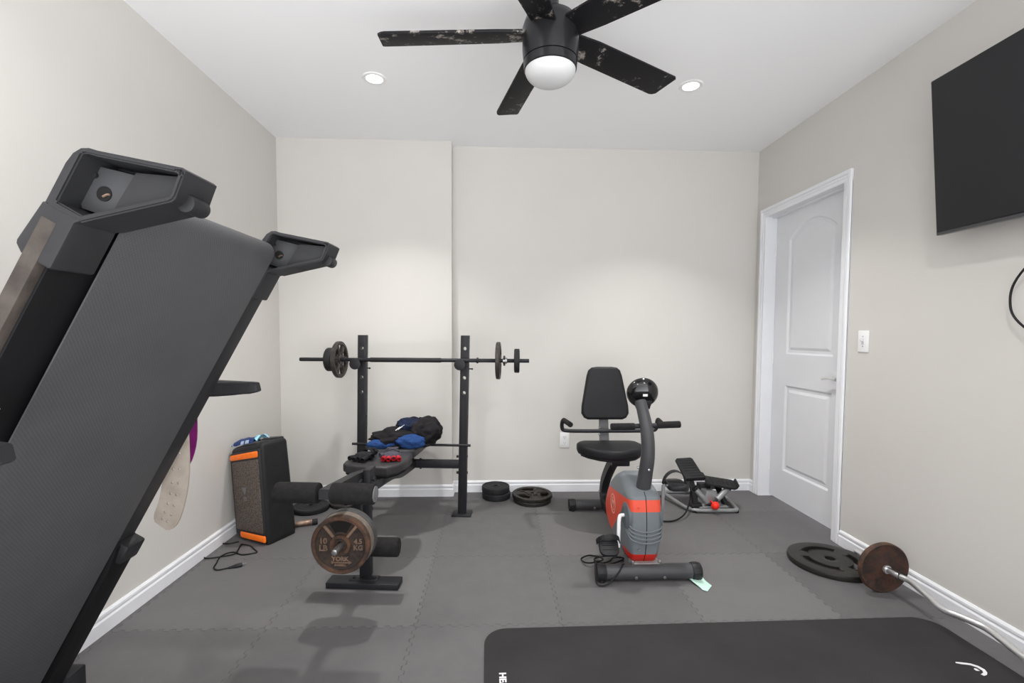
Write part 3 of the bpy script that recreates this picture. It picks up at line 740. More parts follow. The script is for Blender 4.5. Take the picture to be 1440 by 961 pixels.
# ------------------------------------------------------------------ barbell on the rack
def bar_pt(x, dz=0): return bw(x, YP-.047, 1.0435+dz)
t = thing('barbell', 'black barbell bar resting on the bench rack hooks', 'barbell', M=Matrix.Translation(bar_pt(0)))
mesh_obj('bar', B().cyl(bar_pt(-.745), bar_pt(.778), .0128, n=24, bev=.002), M['bsteel'], t)
mesh_obj('grip_sleeve', B().cyl(bar_pt(-.27), bar_pt(.2), .0155, n=24, bev=.001), M['rubber'], t)
for x in (.44, -.44): mesh_obj('stop_collar', B().cyl(bar_pt(x-.006), bar_pt(x+.006), .019, n=24, bev=.002), M['bsteel'], t)
bx = (BW.to_3x3() @ V((1, 0, 0)))
grip_plate('weight_plate', 'worn spoked iron plate with open windows on the left end of the barbell', .122, .026, axis_frame(bar_pt(-.477), bx, (0, 0, 1)), M['ironlite'], 6, 'plates on the barbell', span=.62, phase=6)
disc_plate('weight_plate', 'small black plate outside the spoked plate on the left end of the barbell', .078, .045, axis_frame(bar_pt(-.5345), bx), M['rubber'], 'plates on the barbell')
grip_plate('weight_plate', 'worn spoked iron plate seen edge on near the right end of the barbell', .122, .026, axis_frame(bar_pt(.577), bx, (0, .3, 1)), M['ironlite'], 6, 'plates on the barbell', span=.62)
disc_plate('weight_plate', 'small black plate seen edge on outermost on the right end of the barbell', .0785, .033, axis_frame(bar_pt(.698), bx), M['rubber'], 'plates on the barbell')
t = thing('bar_collar', 'silver star collar clamping the plate on the right of the barbell', 'collar', M=axis_frame(bar_pt(.62), bx))
mesh_obj('collar_ring', B().lathe([(.0135, -.012), (.024, -.012), (.024, .004), (.02, .006), (.02, .014), (.0135, .014), (.0135, -.012)], 24), M['zinc'], t, world=False)
mesh_obj('star_lug', (lambda b: [b.box((.026*math.cos(a), .026*math.sin(a), -.004), (.014, .012, .012), .002, rot=(0, 0, a)) for a in [k*PI/3 for k in range(6)]] and b)(B()), M['ironlite'], t, world=False)

# ------------------------------------------------------------------ cloth things on the bench
def crumple(b, c, rad, amp, fr, seed, flat=None, sub=5, rot=None):
    t_ = bmesh.new(); bmesh.ops.create_icosphere(t_, subdivisions=sub, radius=1)
    for v in t_.verts:
        d = v.co.normalized(); n = noise.noise(d*fr+V((seed, seed*2, 0)))+.5*noise.noise(d*fr*2.3+V((0, seed, 5)))
        r1 = 1-abs(noise.noise(d*fr*.9+V((seed*3, 1, seed))))*1.2
        v.co = d*(1+amp*n+amp*.7*(r1-.6))
    m = Matrix.Translation(c) @ (Euler(rot).to_matrix().to_4x4() if rot else Matrix()) @ Matrix.Diagonal((*rad, 1))
    t_.transform(m)
    if flat is not None:
        for v in t_.verts:
            if v.co.z < flat: v.co.z = flat+(v.co.z-flat)*.02
    b.merge(t_); return b
gz = .516
t = thing('crumpled_garment', 'crumpled black and blue sports garment lying on the bench back pad', 'clothing', M=Matrix.Translation(bw(-.01, -.12, gz)))
b = B()
crumple(b, bw(-.05, -.17, gz+.05), (.155, .12, .055), .22, 2.2, 3, gz+.004)
crumple(b, bw(.115, -.10, gz+.075), (.10, .15, .085), .2, 1.7, 8, gz+.002)
crumple(b, bw(.01, -.06, gz+.09), (.10, .11, .058), .25, 2.0, 12, gz+.01)
crumple(b, bw(-.0, -.2, gz+.016), (.185, .10, .02), .15, 3, 5, gz+.002)
mesh_obj('cloth', b, M['blackcloth'], t, smooth=80)
b = B(); crumple(b, bw(-.115, -.275, gz+.027), (.088, .035, .03), .15, 2.2, 2, gz+.004, 4); mesh_obj('blue_lining', b, M['terry'], t, smooth=80)
b = B(); crumple(b, bw(.06, -.265, gz+.042), (.088, .042, .045), .2, 2.0, 21, gz+.004, 4); mesh_obj('blue_lining', b, M['terry'], t, smooth=80)
b = B(); crumple(b, bw(.02, -.13, gz+.128), (.07, .07, .02), .3, 2.4, 4, None, 4, (.3, .1, 0)); mesh_obj('navy_collar', b, M['navycloth'], t, smooth=80)
mesh_obj('white_tag_stripes', B().tube([bw(-.03, -.215, gz+.105), bw(-.015, -.2, gz+.118), bw(0, -.18, gz+.128)], .0025, 6, 4).tube([bw(-.045, -.215, gz+.10), bw(-.03, -.2, gz+.113), bw(-.015, -.18, gz+.122)], .0025, 6, 4), M['print'], t)
def glove(name, label, c, yaw, mbody, mtip, flip=1):
    m4 = Matrix.Translation(c) @ Matrix.Rotation(yaw, 4, 'Z')
    t = thing(name, label, 'glove', M=m4, group='workout gloves on the bench seat')
    b = B(); crumple(b, V((0, 0, .02)), (.048, .05, .019), .16, 2.4, 3+flip, .001, 4)
    mesh_obj('palm', b, mbody, t, world=False, smooth=80)
    for k in range(4):
        x = -.036+k*.024; a = (k-1.5)*.1
        p0, p1 = V((x, .035, .018)), V((x*1.15, .035+.036, .015+.004*(k % 2)))
        f = B().lathe([(.0115, 0), (.0125, .02), (.0125, .036), (.0105, .038), (.0095, .034), (.009, .01), (0, .008)], 18, axis_frame(p0, p1-p0))
        mesh_obj('finger', f, mtip, t, world=False)
    th = B().lathe([(.013, 0), (.014, .02), (.0125, .036), (.011, .032), (.01, .008), (0, .006)], 18, axis_frame((flip*.036, -.005, .018), (flip*.8, .6, .2)))
    mesh_obj('thumb', th, mbody, t, world=False)
    cu = B().lathe([(.034, 0), (.036, .03), (.033, .05), (.031, .048), (.032, .02), (.03, .002)], 28, Matrix.Translation((0, -.03, .024)) @ Matrix.Rotation(PI/2, 4, 'X') @ Matrix.Diagonal((1, .66, 1, 1)))
    mesh_obj('cuff', cu, mbody, t, world=False)
    st = B().box((0, -.062, .046), (.06, .022, .005), .002).box((flip*.036, -.062, .038), (.02, .022, .004), .0015, rot=(0, flip*.8, 0))
    mesh_obj('wrist_strap', st, mbody, t, world=False)
    return t
glove('workout_glove', 'plain black workout glove on the bench seat', bw(-.115, -.57, .53), math.radians(160), M['glove'], M['glove'], -1)
glove('workout_glove', 'grey workout glove with red fingers on the bench seat', bw(.035, -.555, .53), math.radians(188), M['gloveg'], M['gred'])

# ------------------------------------------------------------------ plates on the floor
flat = lambda x, y, z, tx=0, ty=0, rz=0: Matrix.Translation((x, y, z)) @ Euler((tx, ty, rz)).to_matrix().to_4x4()
disc_plate('weight_plate', 'small thick black plate under another at the back wall', .106, .046, flat(.006, 3.438, .023), M['rubber'], 'stacked small black plates')
disc_plate('weight_plate', 'small thick black plate on top of its pair at the back wall', .103, .044, flat(.002, 3.442, .068), M['rubber'], 'stacked small black plates')
grip_plate('weight_plate', 'black iron plate at the bottom of the wide pair by the back wall', .138, .026, flat(.268, 3.36, .013), M['iron'], 3, 'stacked wide iron plates', span=.42)
grip_plate('weight_plate', 'brownish iron plate with grip holes topmost of the wide pair by the back wall', .147, .026, flat(.27, 3.372, .0415, .008, .008), mat('brown black iron top', (52, 47, 43), .42, .35, c2=(34, 31, 29), scale=25, bump=.4, bscale=150), 3, 'stacked wide iron plates', span=.42, phase=10)
disc_plate('weight_plate', 'black plate lying on the floor between the speaker and the bench rollers', .12, .034, flat(-1.272, 3.215, .017), M['rubber'], 'plates behind the bench')
grip_plate('weight_plate', 'black iron plate with grip holes lying on the floor behind the bench rollers', .115, .024, flat(-1.062, 3.318, .012), M['iron'], 3, 'plates behind the bench', span=.42)
# big plate by the right wall
t = thing('weight_plate', 'large flat black plate with three grip slots near the door', 'weight plate', M=flat(1.783, 2.374, .015))
R = .198; prof = [(.0255, .0135), (.03, .015), (.055, .015), (.07, .0145), (R*.52, .0145), (R*.6, .0145), (R*.68, .0145), (R*.76, .0145), (R*.95, .015), (R*.99, .013), (R, .009)]
n = 96; hs = []
for c in (100, 220, 340):
    i = int(c/360*n); hs += [(4, 6, i-13, i+13), (5, 7, i-8, i+8)]
mesh_obj('plate_body', B().plate(prof, [(4, 6, int(c/360*n)-12, int(c/360*n)+12) for c in (92, 212, 332)], n), mat('satin black iron', (50, 47, 45), .4, .25, c2=(42, 40, 38), scale=10, bump=.15, bscale=200), t, world=False, smooth=30)
b = B()
for c in (92, 212, 332):
    a0 = math.radians(c)
    for rr in (R*.505, R*.70):
        pts = [(rr*math.cos(a0+q), rr*math.sin(a0+q), .0145) for q in [(-.82+1.64*k/14) for k in range(15)]]
        b.tube(pts, .0028, 8)
mesh_obj('slot_lip', b, bpy.data.materials['satin black iron'], t, world=False)

b = B().cyl((-1.27, 2.914, .018), (-1.163, 2.953, .018), .0165, n=28, bev=.002)
t = thing('dumbbell_handle', 'short worn brown metal handle with black end beside the speaker', 'dumbbell handle', (-1.22, 2.93, 0))
mesh_obj('handle_bar', b, M['copper'], t)
mesh_obj('end_sleeve', B().cyl((-1.163, 2.953, .018), (-1.132, 2.9645, .018), .018, n=28, bev=.003), M['rubber'], t)

# ------------------------------------------------------------------ curl bar
pc = V((1.836, 2.095, .1185))
t = thing('curl_bar', 'chrome zigzag curl bar lying along the right wall', 'curl bar', M=Matrix.Translation(pc))
z0 = .1185
dirb = (V((1.846, 2.02, 0))-V((1.832, 2.11, 0))).normalized()
ez = [pc+V((0, .17, 0)), pc+V((0, -.03, 0)), V((1.845, 2.005, z0)), V((1.849, 1.965, z0)), V((1.826, 1.86, z0-.004)), V((1.800, 1.765, z0-.005)), V((1.813, 1.71, z0)), V((1.838, 1.64, z0)), V((1.822, 1.56, z0)), V((1.80, 1.475, z0)), V((1.80, 1.42, z0)), V((1.83, 1.31, z0)), V((1.835, 1.26, z0)), V((1.835, 1.0, z0))]
mesh_obj('bar', B().tube(ez, .0125, 16, 6), M['chrome'], t)
mesh_obj('grip_section', B().cyl(pc+V((.0025, -.022, 0)), V((1.8445, 2.01, z0)), .0134, n=20), mat('dark knurling', (70, 68, 68), .45, .5), t)
mesh_obj('inner_collar', B().cyl(pc+V((0, -.012, 0)), pc+V((0, -.024, 0)), .02, n=24, bev=.002), M['chrome'], t)
for lab, yy in (('red rusted iron plate on the far end of the curl bar near the door', 0), ('rusted iron plate on the near end of the curl bar', -.92)):
    pm = axis_frame(pc+V((-.002 if yy else 0, yy+(.004 if yy == 0 else 0), 0)), (0, 1, 0))
    tt_ = thing('weight_plate', lab, 'weight plate', M=pm, group='plates on the curl bar')
    h = .013; R = .1175
    mesh_obj('plate_body', B().plate([(.0145, h), (R*.22, h), (R*.3, h*.8), (R*.7, h*.75), (R*.88, h*.8), (R*.92, h), (R*.97, h), (R, h*.6)], (), 64), M['rustred'], tt_, world=False, smooth=40)
    mesh_obj('rim', B().lathe([(R*.93, h*.9), (R*.97, h*1.04), (R*1.004, h*.6), (R*1.004, -h*.6), (R*.97, -h*1.04), (R*.93, -h*.9)], 64), M['rust'], tt_, world=False)

# ------------------------------------------------------------------ exercise mat
ma = math.radians(1.0); MM = Matrix.Translation((.915, 1.55, 0)) @ Matrix.Rotation(ma, 4, 'Z')
t = thing('exercise_mat', 'black rounded exercise mat with white logo on the floor', 'exercise mat', M=MM)
mesh_obj('mat_sheet', B().prism(rrect(-.952, .952, -.33, .322, .09, 8), .009, Matrix(), .003), M['mat'], t, world=False)
TZ = lambda x, y, a: Matrix.Translation((x, y, .0092)) @ Matrix.Rotation(a, 4, 'Z')
mesh_obj('printed_name', B().text('HEAD', .033, .0003, TZ(-.888, .018, -PI/2) @ Matrix.Diagonal((1.15, 1, 1, 1)), bold=.0012), M['print'], t, world=False, smooth=0)
lg = [PZ(*p, .0095) for p in [(1343.5, 931.2), (1352, 931.8), (1365, 933.5), (1376, 937), (1385, 942), (1388.5, 946.5), (1388, 949.5), (1384, 951), (1379, 948.6), (1382.5, 946.5), (1381.5, 943.5), (1374, 939), (1364, 935.8), (1352, 934.4), (1344, 932.8)]]
lg2 = [PZ(*p, .0095) for p in [(1370, 940), (1374, 941), (1378, 944), (1373, 943.8), (1369.5, 941.5)]]
b = B()
for poly in (lg, lg2):
    tb_ = bmesh.new(); f = tb_.faces.new([tb_.verts.new(p) for p in poly]); bmesh.ops.solidify(tb_, geom=[f], thickness=.0004); bmesh.ops.recalc_face_normals(tb_, faces=tb_.faces[:]); b.merge(tb_)
mesh_obj('printed_logo', b, M['print'], t, smooth=0)

# ------------------------------------------------------------------ party speaker
FL, FR, BR_, BL_ = V((-1.535, 2.772, 0)), V((-1.293, 2.652, 0)), V((-1.203, 2.835, 0)), V((-1.43, 2.955, 0))
TFR, TBR, TFL, TBL = V((-1.318, 2.645, .598)), V((-1.252, 2.835, .592)), V((-1.567, 2.775, .528)), V((-1.47, 2.955, .56))
t = thing('party_speaker', 'tall black party speaker with orange light bars against the left wall', 'speaker', M=Matrix.Translation((FL+BR_)/2))
def spk(u, v, w, ins=0):
    """u across the front, v up, w from front to back"""
    lo = FL*(1-u)*(1-w)+FR*u*(1-w)+BR_*u*w+BL_*(1-u)*w; hi = TFL*(1-u)*(1-w)+TFR*u*(1-w)+TBR*u*w+TBL*(1-u)*w
    return lo*(1-v)+hi*v
def hexa(b, u0, u1, v0, v1, w0, w1, bev=.01, seg=3):
    tb_ = bmesh.new(); q = {}
    for i, u in enumerate((u0, u1)):
        for j, v in enumerate((v0, v1)):
            for k, w in enumerate((w0, w1)): q[i, j, k] = tb_.verts.new(spk(u, v, w))
    for f in (((0,0,0),(1,0,0),(1,1,0),(0,1,0)), ((0,0,1),(0,1,1),(1,1,1),(1,0,1)), ((0,0,0),(0,1,0),(0,1,1),(0,0,1)), ((1,0,0),(1,0,1),(1,1,1),(1,1,0)), ((0,1,0),(1,1,0),(1,1,1),(0,1,1)), ((0,0,0),(0,0,1),(1,0,1),(1,0,0))): tb_.faces.new([q[x] for x in f])
    bmesh.ops.recalc_face_normals(tb_, faces=tb_.faces[:])
    if bev: bmesh.ops.bevel(tb_, geom=tb_.edges[:], offset=bev, segments=seg, profile=.5, affect='EDGES')
    b.merge(tb_); return b
M['spk'] = mat('textured black speaker shell', (38, 38, 39), .55, c2=(32, 32, 33), scale=18, bump=.25, bscale=420)
mesh_obj('cabinet', hexa(hexa(B(), 0, 1, .004, 1, 0, 1, .028, 4), .06, .98, 0, .2, .03, .95, .01), M['spk'], t)
mesh_obj('front_frame', hexa(hexa(B(), .03, .965, .05, .95, -.045, .1, .012), .1, .85, .9, 1.0, .02, .9, .012), M['dkgrey'], t)
mesh_obj('grille', hexa(B(), .09, .93, .115, .855, -.06, .02, .008), M['grille'], t)
for v0, v1, u0, u1 in ((.868, .932, .06, .92), (.032, .1, .2, .97)): mesh_obj('light_bar', hexa(B(), u0, u1, v0, v1, -.075, .0, .009), M['orange'], t)
# logo on the grille: grey triangle over a ring
gc = spk(.46, .50, -.064); ux = (spk(.6, .5, -.064)-spk(.4, .5, -.064)).normalized(); uz = (spk(.46, .6, -.064)-spk(.46, .4, -.064)).normalized(); un = ux.cross(uz)
LM = Matrix(((ux.x, uz.x, un.x, gc.x), (ux.y, uz.y, un.y, gc.y), (ux.z, uz.z, un.z, gc.z), (0, 0, 0, 1)))
lgm = mat('grey logo badge', (128, 128, 130), .35, .5)
mesh_obj('logo_triangle', B().prism([(-.022, .045), (.024, .045), (.003, .0)], .004, LM, .001), lgm, t)
mesh_obj('logo_ring', B().lathe([(.0075, 0), (.0075, .004), (.014, .004), (.014, 0)], 28, LM @ Matrix.Translation((.004, -.022, 0))).box((.004, -.022, .002), (.014, .003, .004), M=LM), lgm, t)
mesh_obj('carry_handle', hexa(B(), .3, .9, .975, 1.012, .72, .97, .008), M['black'], t)
# packet on top
def topv(u, w, h=0): return spk(u, 1, w)+V((0, 0, h))
t = thing('snack_packet', 'dark blue packet lying on top of the party speaker', 'packet', M=Matrix.Translation(topv(.45, .3, .0)))
pk = []
for i in range(9):
    u = -.01+.70*i/8; q = math.sin(PI*i/8)**.5
    pk.append([topv(u, .06+.28*j/6, .010+.034*(math.sin(PI*j/6)**.45)*(.55+.45*q)+.002*math.sin(i*2.3+j)) for j in range(7)])
b = B(); b.sheet(pk, .003)
mesh_obj('packet_body', b, M['blue'], t, smooth=60)
b = B()
for (u0, u1) in ((.30, .40), (.44, .56), (.03, .06)):
    b.sheet([[topv(u, w, h) for w, h in ((.062, .012), (.066, .02), (.085, .031))] for u in (u0, u1)], .001)
mesh_obj('packet_print', b, mat('pale packet print', (186, 202, 224), .4), t)
single('plastic_wrap', B().sheet([[topv(.69+.16*i/4, .08+.4*j/4, .024+.012*math.sin(i*1.7+j)+.012*math.sin(PI*j/4)) for j in range(5)] for i in range(5)], .002), M['ltblue'], 'pale blue plastic film beside the dark blue packet on the speaker', 'wrapper', topv(.75, .3), smooth=60)
# speaker power cord
cp = [PZ(*p, .004) for p in [(336, 762), (322, 765), (309, 765), (298, 773), (287, 782.5), (292, 785.5), (312, 783), (330, 780.5), (337, 771), (340, 766), (352, 768), (357, 772.5), (361.5, 776.5), (356, 778.5), (340, 780.5), (330, 777), (319, 778.5), (309, 784), (304, 793), (300.5, 799), (306, 802), (321, 799)]]
t = thing('power_cord', 'black power cord with two pin plug tangled in front of the speaker', 'cord', M=Matrix.Translation((-1.45, 2.53, 0)))
cp = [p+V((0, 0, .006 if i in (7, 8) else 0)) for i, p in enumerate(cp)]
mesh_obj('cable', B().tube(cp, .0036, 8, 6), M['cord'], t)
e0, e1, e2 = PZ(321, 799, .006), PZ(340.5, 794.5, .009), PZ(347, 789.5, .011)
mesh_obj('plug', B().cyl(e0, e0+(e1-e0)*.5, .005, .009, n=14).cyl(e0+(e1-e0)*.45, e1, .0105, .0105, n=16, bev=.002), M['black'], t)
pd = (e2-e1).normalized(); sd = pd.cross(V((0, 0, 1))).normalized()
for s in (-1, 1): mesh_obj('plug_pin', B().tube([e1+sd*s*.006, e1+sd*s*.006+pd*.019], .0032, sec=[(1, .35), (-1, .35), (-1, -.35), (1, -.35)]), M['chrome'], t)
single('speaker_cable', B().tube([spk(.02, .13, .12), spk(-.08, .15, .2), spk(-.17, .3, .3), spk(-.1, .38, .45), spk(.0, .36, .6)], .0034, 8, 6), M['cord'], 'black cable looping out behind the left side of the speaker', 'cord', spk(-.05, .2, .2))

# ------------------------------------------------------------------ recumbent exercise bike
KX = .742
t = thing('exercise_bike', 'red and grey recumbent exercise bike with black seat and backrest', 'exercise bike', (KX, 2.68, 0))
YZ = lambda x: Matrix(((0, 0, 1, x), (1, 0, 0, 0), (0, 1, 0, 0), (0, 0, 0, 1)))
# housing shell, cut into its coloured panels
prof = [(2.30, .072), (2.262, .082), (2.238, .125), (2.222, .2), (2.222, .29), (2.232, .36), (2.246, .41), (2.275, .43), (2.32, .438), (2.37, .455), (2.43, .474), (2.49, .474), (2.55, .445), (2.62, .39), (2.69, .315), (2.735, .24), (2.742, .19), (2.72, .14), (2.66, .105), (2.56, .085), (2.42, .072)]
HXW = .086
def housing():
    tb_ = B().prism(prof, 2*HXW, YZ(KX-HXW), .03, 5).bm
    def cutp(co, no): bmesh.ops.bisect_plane(tb_, geom=tb_.verts[:]+tb_.edges[:]+tb_.faces[:], plane_co=co, plane_no=no, dist=1e-6)
    cutp((0, 2.24, .398), (0, .13, 1)); cutp((0, 0, .342), (0, 0, 1)); cutp((0, 2.33, .34), (0, .23, .25)); cutp((0, 0, .126), (0, 0, 1)); cutp((0, 2.36, 0), (0, 1, 0)); cutp((0, 2.33, 0), (0, 1, 0))
    return tb_
def zone(c):
    top = .398-.13*(c.y-2.24)
    if c.z > top: return 'top'
    if c.z < .126 and c.y < 2.36: return 'red'
    if c.z > .342: return 'orange'
    if .23*(c.y-2.33)+.25*(c.z-.34) > 0 : return 'orange'
    return 'grey'
def taper(v):
    k = 1-.16*max(0, min(1, (.20-v.co.z)/.13))*(1 if v.co.y < 2.5 else .4)
    k *= 1-.10*max(0, min(1, (2.34-v.co.y)/.12))
    k *= 1-.28*max(0, min(1, (v.co.z-.41)/.07))
    v.co.x = KX+(v.co.x-KX)*k
for zname, m, nm in (('top', 'bikegrey', 'top_cover'), ('orange', 'bikered', 'orange_panel'), ('grey', 'bikegrey', 'front_cover'), ('red', 'deepred', 'lower_panel')):
    tb_ = housing(); bmesh.ops.delete(tb_, geom=[f for f in tb_.faces if zone(f.calc_center_median()) != zname], context='FACES')
    b = B(); b.merge(tb_)
    for v in b.bm.verts: taper(v)
    if zname == 'grey':
        def px(y): return HXW*(1-.10*max(0, min(1, (2.34-y)/.12)))
        for k in range(4):
            z = .245-k*.019; pts = []
            for i in range(21):
                a = -1+2*i/20; yy = 2.2225+.07*max(0, (abs(a)-.62)/.38)**1.6
                xx = max(-1, min(1, a/.72)); zz = z+.042*max(0, (abs(a)-.15)/.85)**1.7
                pts.append((KX+px(yy)*(xx*.985 if abs(a) < .72 else math.copysign(1.0, a)), yy-.0015 if abs(a) < .7 else yy, zz))
            b.tube(pts, .0042, 8, 2)
        b.cyl((KX-.035, 2.224, .155), (KX-.035, 2.219, .155), .006, n=12)
    if zname == 'orange': b.cyl((KX-.04, 2.231, .362), (KX-.04, 2.226, .362), .004, n=12)
    mesh_obj(nm, b, M[m], t, smooth=50)
mesh_obj('seam_strip', B().tube([(KX, y-.0012, z) for y, z in prof[1:8]], .0016, 6), M['slotdark'], t)
# round printed emblem on both sides of the orange panel
for s in (-1, 1):
    em = axis_frame((KX+s*(HXW+.0005), 2.54, .275), (s, 0, 0), (0, 0, 1))
    e = B().lathe([(.047, 0), (.047, .0008), (.054, .0008), (.054, 0)], 40, em).lathe([(.032, 0), (.032, .0008), (.036, .0008), (.036, 0)], 40, em)
    e.text('M', .055, .0006, em @ Matrix.Translation((0, 0, .0004)) @ Matrix.Rotation(-PI/2, 4, 'Z') @ Matrix.Rotation(0, 4, 'Z'), bold=.001)
    mesh_obj('printed_emblem', e, M['bikecoral'], t, smooth=0)
    mesh_obj('crank_disc', B().lathe([(0, .012), (.012, .012), (.03, .008), (.058, .008), (.066, .004), (.07, -.012)], 40, axis_frame((KX+s*(HXW-.006), 2.298, .302), (s, 0, 0))), mat('slate crank cover', (92, 98, 103), .45), t)
    b = B()
    sg = 1 if s < 0 else -1        # left crank hangs down, right crank points up
    xo = KX+s*HXW; zc = .302
    ko = .0 if s < 0 else .02
    b.tube([(xo-s*.01, 2.298, zc), (xo+s*(.02-ko), 2.297, zc), (xo+s*(.03-ko), 2.295, zc-sg*.012), (xo+s*(.034-ko), 2.29, zc-sg*.06), (xo+s*(.036-ko), 2.285, zc-sg*.158)], [.009, .009, .0095, .0095, .009], 12, 5)
    mesh_obj('crank_arm', b, M['white'] if s < 0 else M['silver'], t)
    pcx = xo+s*.088; pz = zc-sg*.148; py = 2.275 if s < 0 else 2.31
    PM = Matrix.Translation((pcx, py, pz)) @ Euler((math.radians(46 if s < 0 else 8), 0, 0)).to_matrix().to_4x4()
    pdl = B().prism(rrect(-.048, .048, -.05, .055, .03), .026, PM @ Matrix.Translation((0, 0, -.013)), .006)
    for k in range(3): pdl.box((0, -.02+.022*k, .014), (.07, .008, .005), .002, M=PM)
    pd_ = mesh_obj('pedal', pdl, M['black'], t)
    st = []
    for i in range(13):
        a = PI*i/12; st.append((.058*math.cos(a), .022, .072*math.sin(a)-.004))
    mesh_obj('pedal_strap', B().tube([PM @ V(p) for p in st], .012, sec=[(.16, 1), (-.16, 1), (-.16, -1), (.16, -1)], up=PM.to_3x3() @ V((0, 1, 0))), M['rubber'], pd_)
    mesh_obj('pedal_axle', B().cyl((xo+s*.03, 2.285 if s < 0 else 2.29, zc-sg*.152), (pcx, py, pz), .006), M['zinc'], pd_)
# console post, handlebar, console
mesh_obj('console_post', B().tube([(KX+.012, 2.335, .40), (KX+.014, 2.305, .50), (KX+.020, 2.285, .62), (KX+.016, 2.30, .74), (KX+.006, 2.375, .87)], [.037, .036, .034, .032, .028], 24, 6), M['biketube'], t)
mesh_obj('post_collar', B().tube([(KX+.011, 2.345, .395), (KX+.012, 2.33, .425)], [.052, .040], 24), M['bikegrey'], t)
mesh_obj('post_bolt', B().cyl((KX+.016, 2.262, .545), (KX+.016, 2.25, .545), .007, n=12, bev=.002).cyl((KX-.02, 2.3, .545), (KX-.028, 2.3, .545), .006, n=12), M['zinc'], t)
HBX = KX+.018
hb = B().tube([(HBX-.178, 2.325, .748), (HBX-.06, 2.325, .75), (HBX+.06, 2.325, .754), (HBX+.175, 2.322, .760)], .013, 16, 4)
bar = mesh_obj('handlebar', hb, M['bsteel'], t)
for s in (-1, 1):
    mesh_obj('hand_grip', B().cyl((HBX+s*.055, 2.325, .752+s*.003), (HBX+s*.178, 2.3235, .754+s*.0058), .0175, n=24, bev=.005), M['foam'], bar)
cf = axis_frame((KX+.033, 2.425, .905), (-.10, -.93, -.25), (0, 0, 1))
con = mesh_obj('console', B().lathe([(0, .036), (.03, .034), (.055, .026), (.072, .012), (.081, -.002), (.083, -.012), (.078, -.02), (0, -.022)], 44, cf), M['gloss'], t)
mesh_obj('sticker', B().box((.004, -.006, .0352), (.013, .024, .002), M=cf), M['white'], con)
mesh_obj('console_bracket', B().prism([(-.075, -.035), (-.075, .035), (-.03, .044), (-.025, .02), (-.025, -.02), (-.03, -.044)], .05, cf @ Matrix.Translation((0, 0, -.012)), .006), M['black'], con)
# frame and feet
SEC = [(.5, 1), (-.5, 1), (-.8, .8), (-.8, -.8), (-.5, -1), (.5, -1), (.8, -.8), (.8, .8)]
mesh_obj('main_frame', B().tube([(KX+.01, 2.87, .44), (KX+.006, 2.96, .37), (KX+.004, 3.08, .255), (KX+.004, 3.135, .165), (KX+.004, 3.12, .10), (KX+.004, 3.02, .072), (KX+.004, 2.8, .085), (KX+.002, 2.5, .105)], .032, 14, 5, sec=SEC), M['bsteel'], t)
mesh_obj('frame_bolt', B().cyl((KX-.03, 3.12, .15), (KX-.036, 3.12, .15), .009, n=12), M['zinc'], t)
for (x0, x1, y, r, z) in ((.497, 1.018, 2.235, .037, .042), (.507, .995, 3.165, .035, .04)):
    ft = mesh_obj('floor_stabilizer', B().cyl((x0+.02, y, z), (x1-.02, y, z), r, n=32), M['biketube'], t)
    for s, x in ((-1, x0), (1, x1)):
        b = B().cyl((x-s*.048, y, z), (x, y, z), r+.004, n=32, bev=.005)
        for q in range(6):
            a = q*PI/5+.2; b.box((x-s*.025, y-(r+.004)*math.cos(a), z+(r+.004)*math.sin(a)*.98), (.03, .004, .004), .001, rot=(a, 0, 0))
        b.b2((min(x-s*.035, x-s*.018), y-.03, 0), (max(x-s*.035, x-s*.018), y+.03, .012), .002)
        mesh_obj('foot_cap', b, M['black'], ft)
    for x in ((x0+x1)/2-.07, (x0+x1)/2+.07): mesh_obj('foot_bolt', B().cyl((x, y-r+.002, z-.012), (x, y-r-.005, z-.014), .008, n=16, bev=.002), M['zinc'], ft)
mesh_obj('front_bracket', B().b2((KX-.065, 2.235, .06), (KX+.08, 2.30, .082), .004), M['silver'], t)
for x in (KX-.06, KX+.075): mesh_obj('bracket_bolt', B().cyl((x, 2.243, .076), (x, 2.243, .094), .008, n=16, bev=.002), M['zinc'], t)
# seat
sx = KX-.015
seat = [(sx-.15, 3.02), (sx+.15, 3.02), (sx+.19, 2.995), (sx+.212, 2.93), (sx+.20, 2.86), (sx+.15, 2.80), (sx+.06, 2.755), (sx+.03, 2.75), (sx-.02, 2.752), (sx-.10, 2.785), (sx-.17, 2.845), (sx-.208, 2.905), (sx-.205, 2.97), (sx-.185, 3.0)]
SM = Matrix.Translation((0, 2.9, .488)) @ Matrix.Rotation(math.radians(3), 4, 'X') @ Matrix.Translation((0, -2.9, -.03))
mesh_obj('seat', B().prism(seat, .062, SM, .02, 4), M['bikevinyl'], t)
mesh_obj('seat_pan', B().prism([(sx+(x-sx)*.9, 2.9+(y-2.9)*.9) for x, y in seat], .02, SM @ Matrix.Translation((0, 0, -.012)), .004), M['black'], t)
mesh_obj('seat_bracket', B().b2((KX-.04, 2.85, .425), (KX+.06, 3.03, .45), .004).b2((KX-.02, 2.83, .40), (KX+.09, 2.87, .44), .004), M['bsteel'], t)
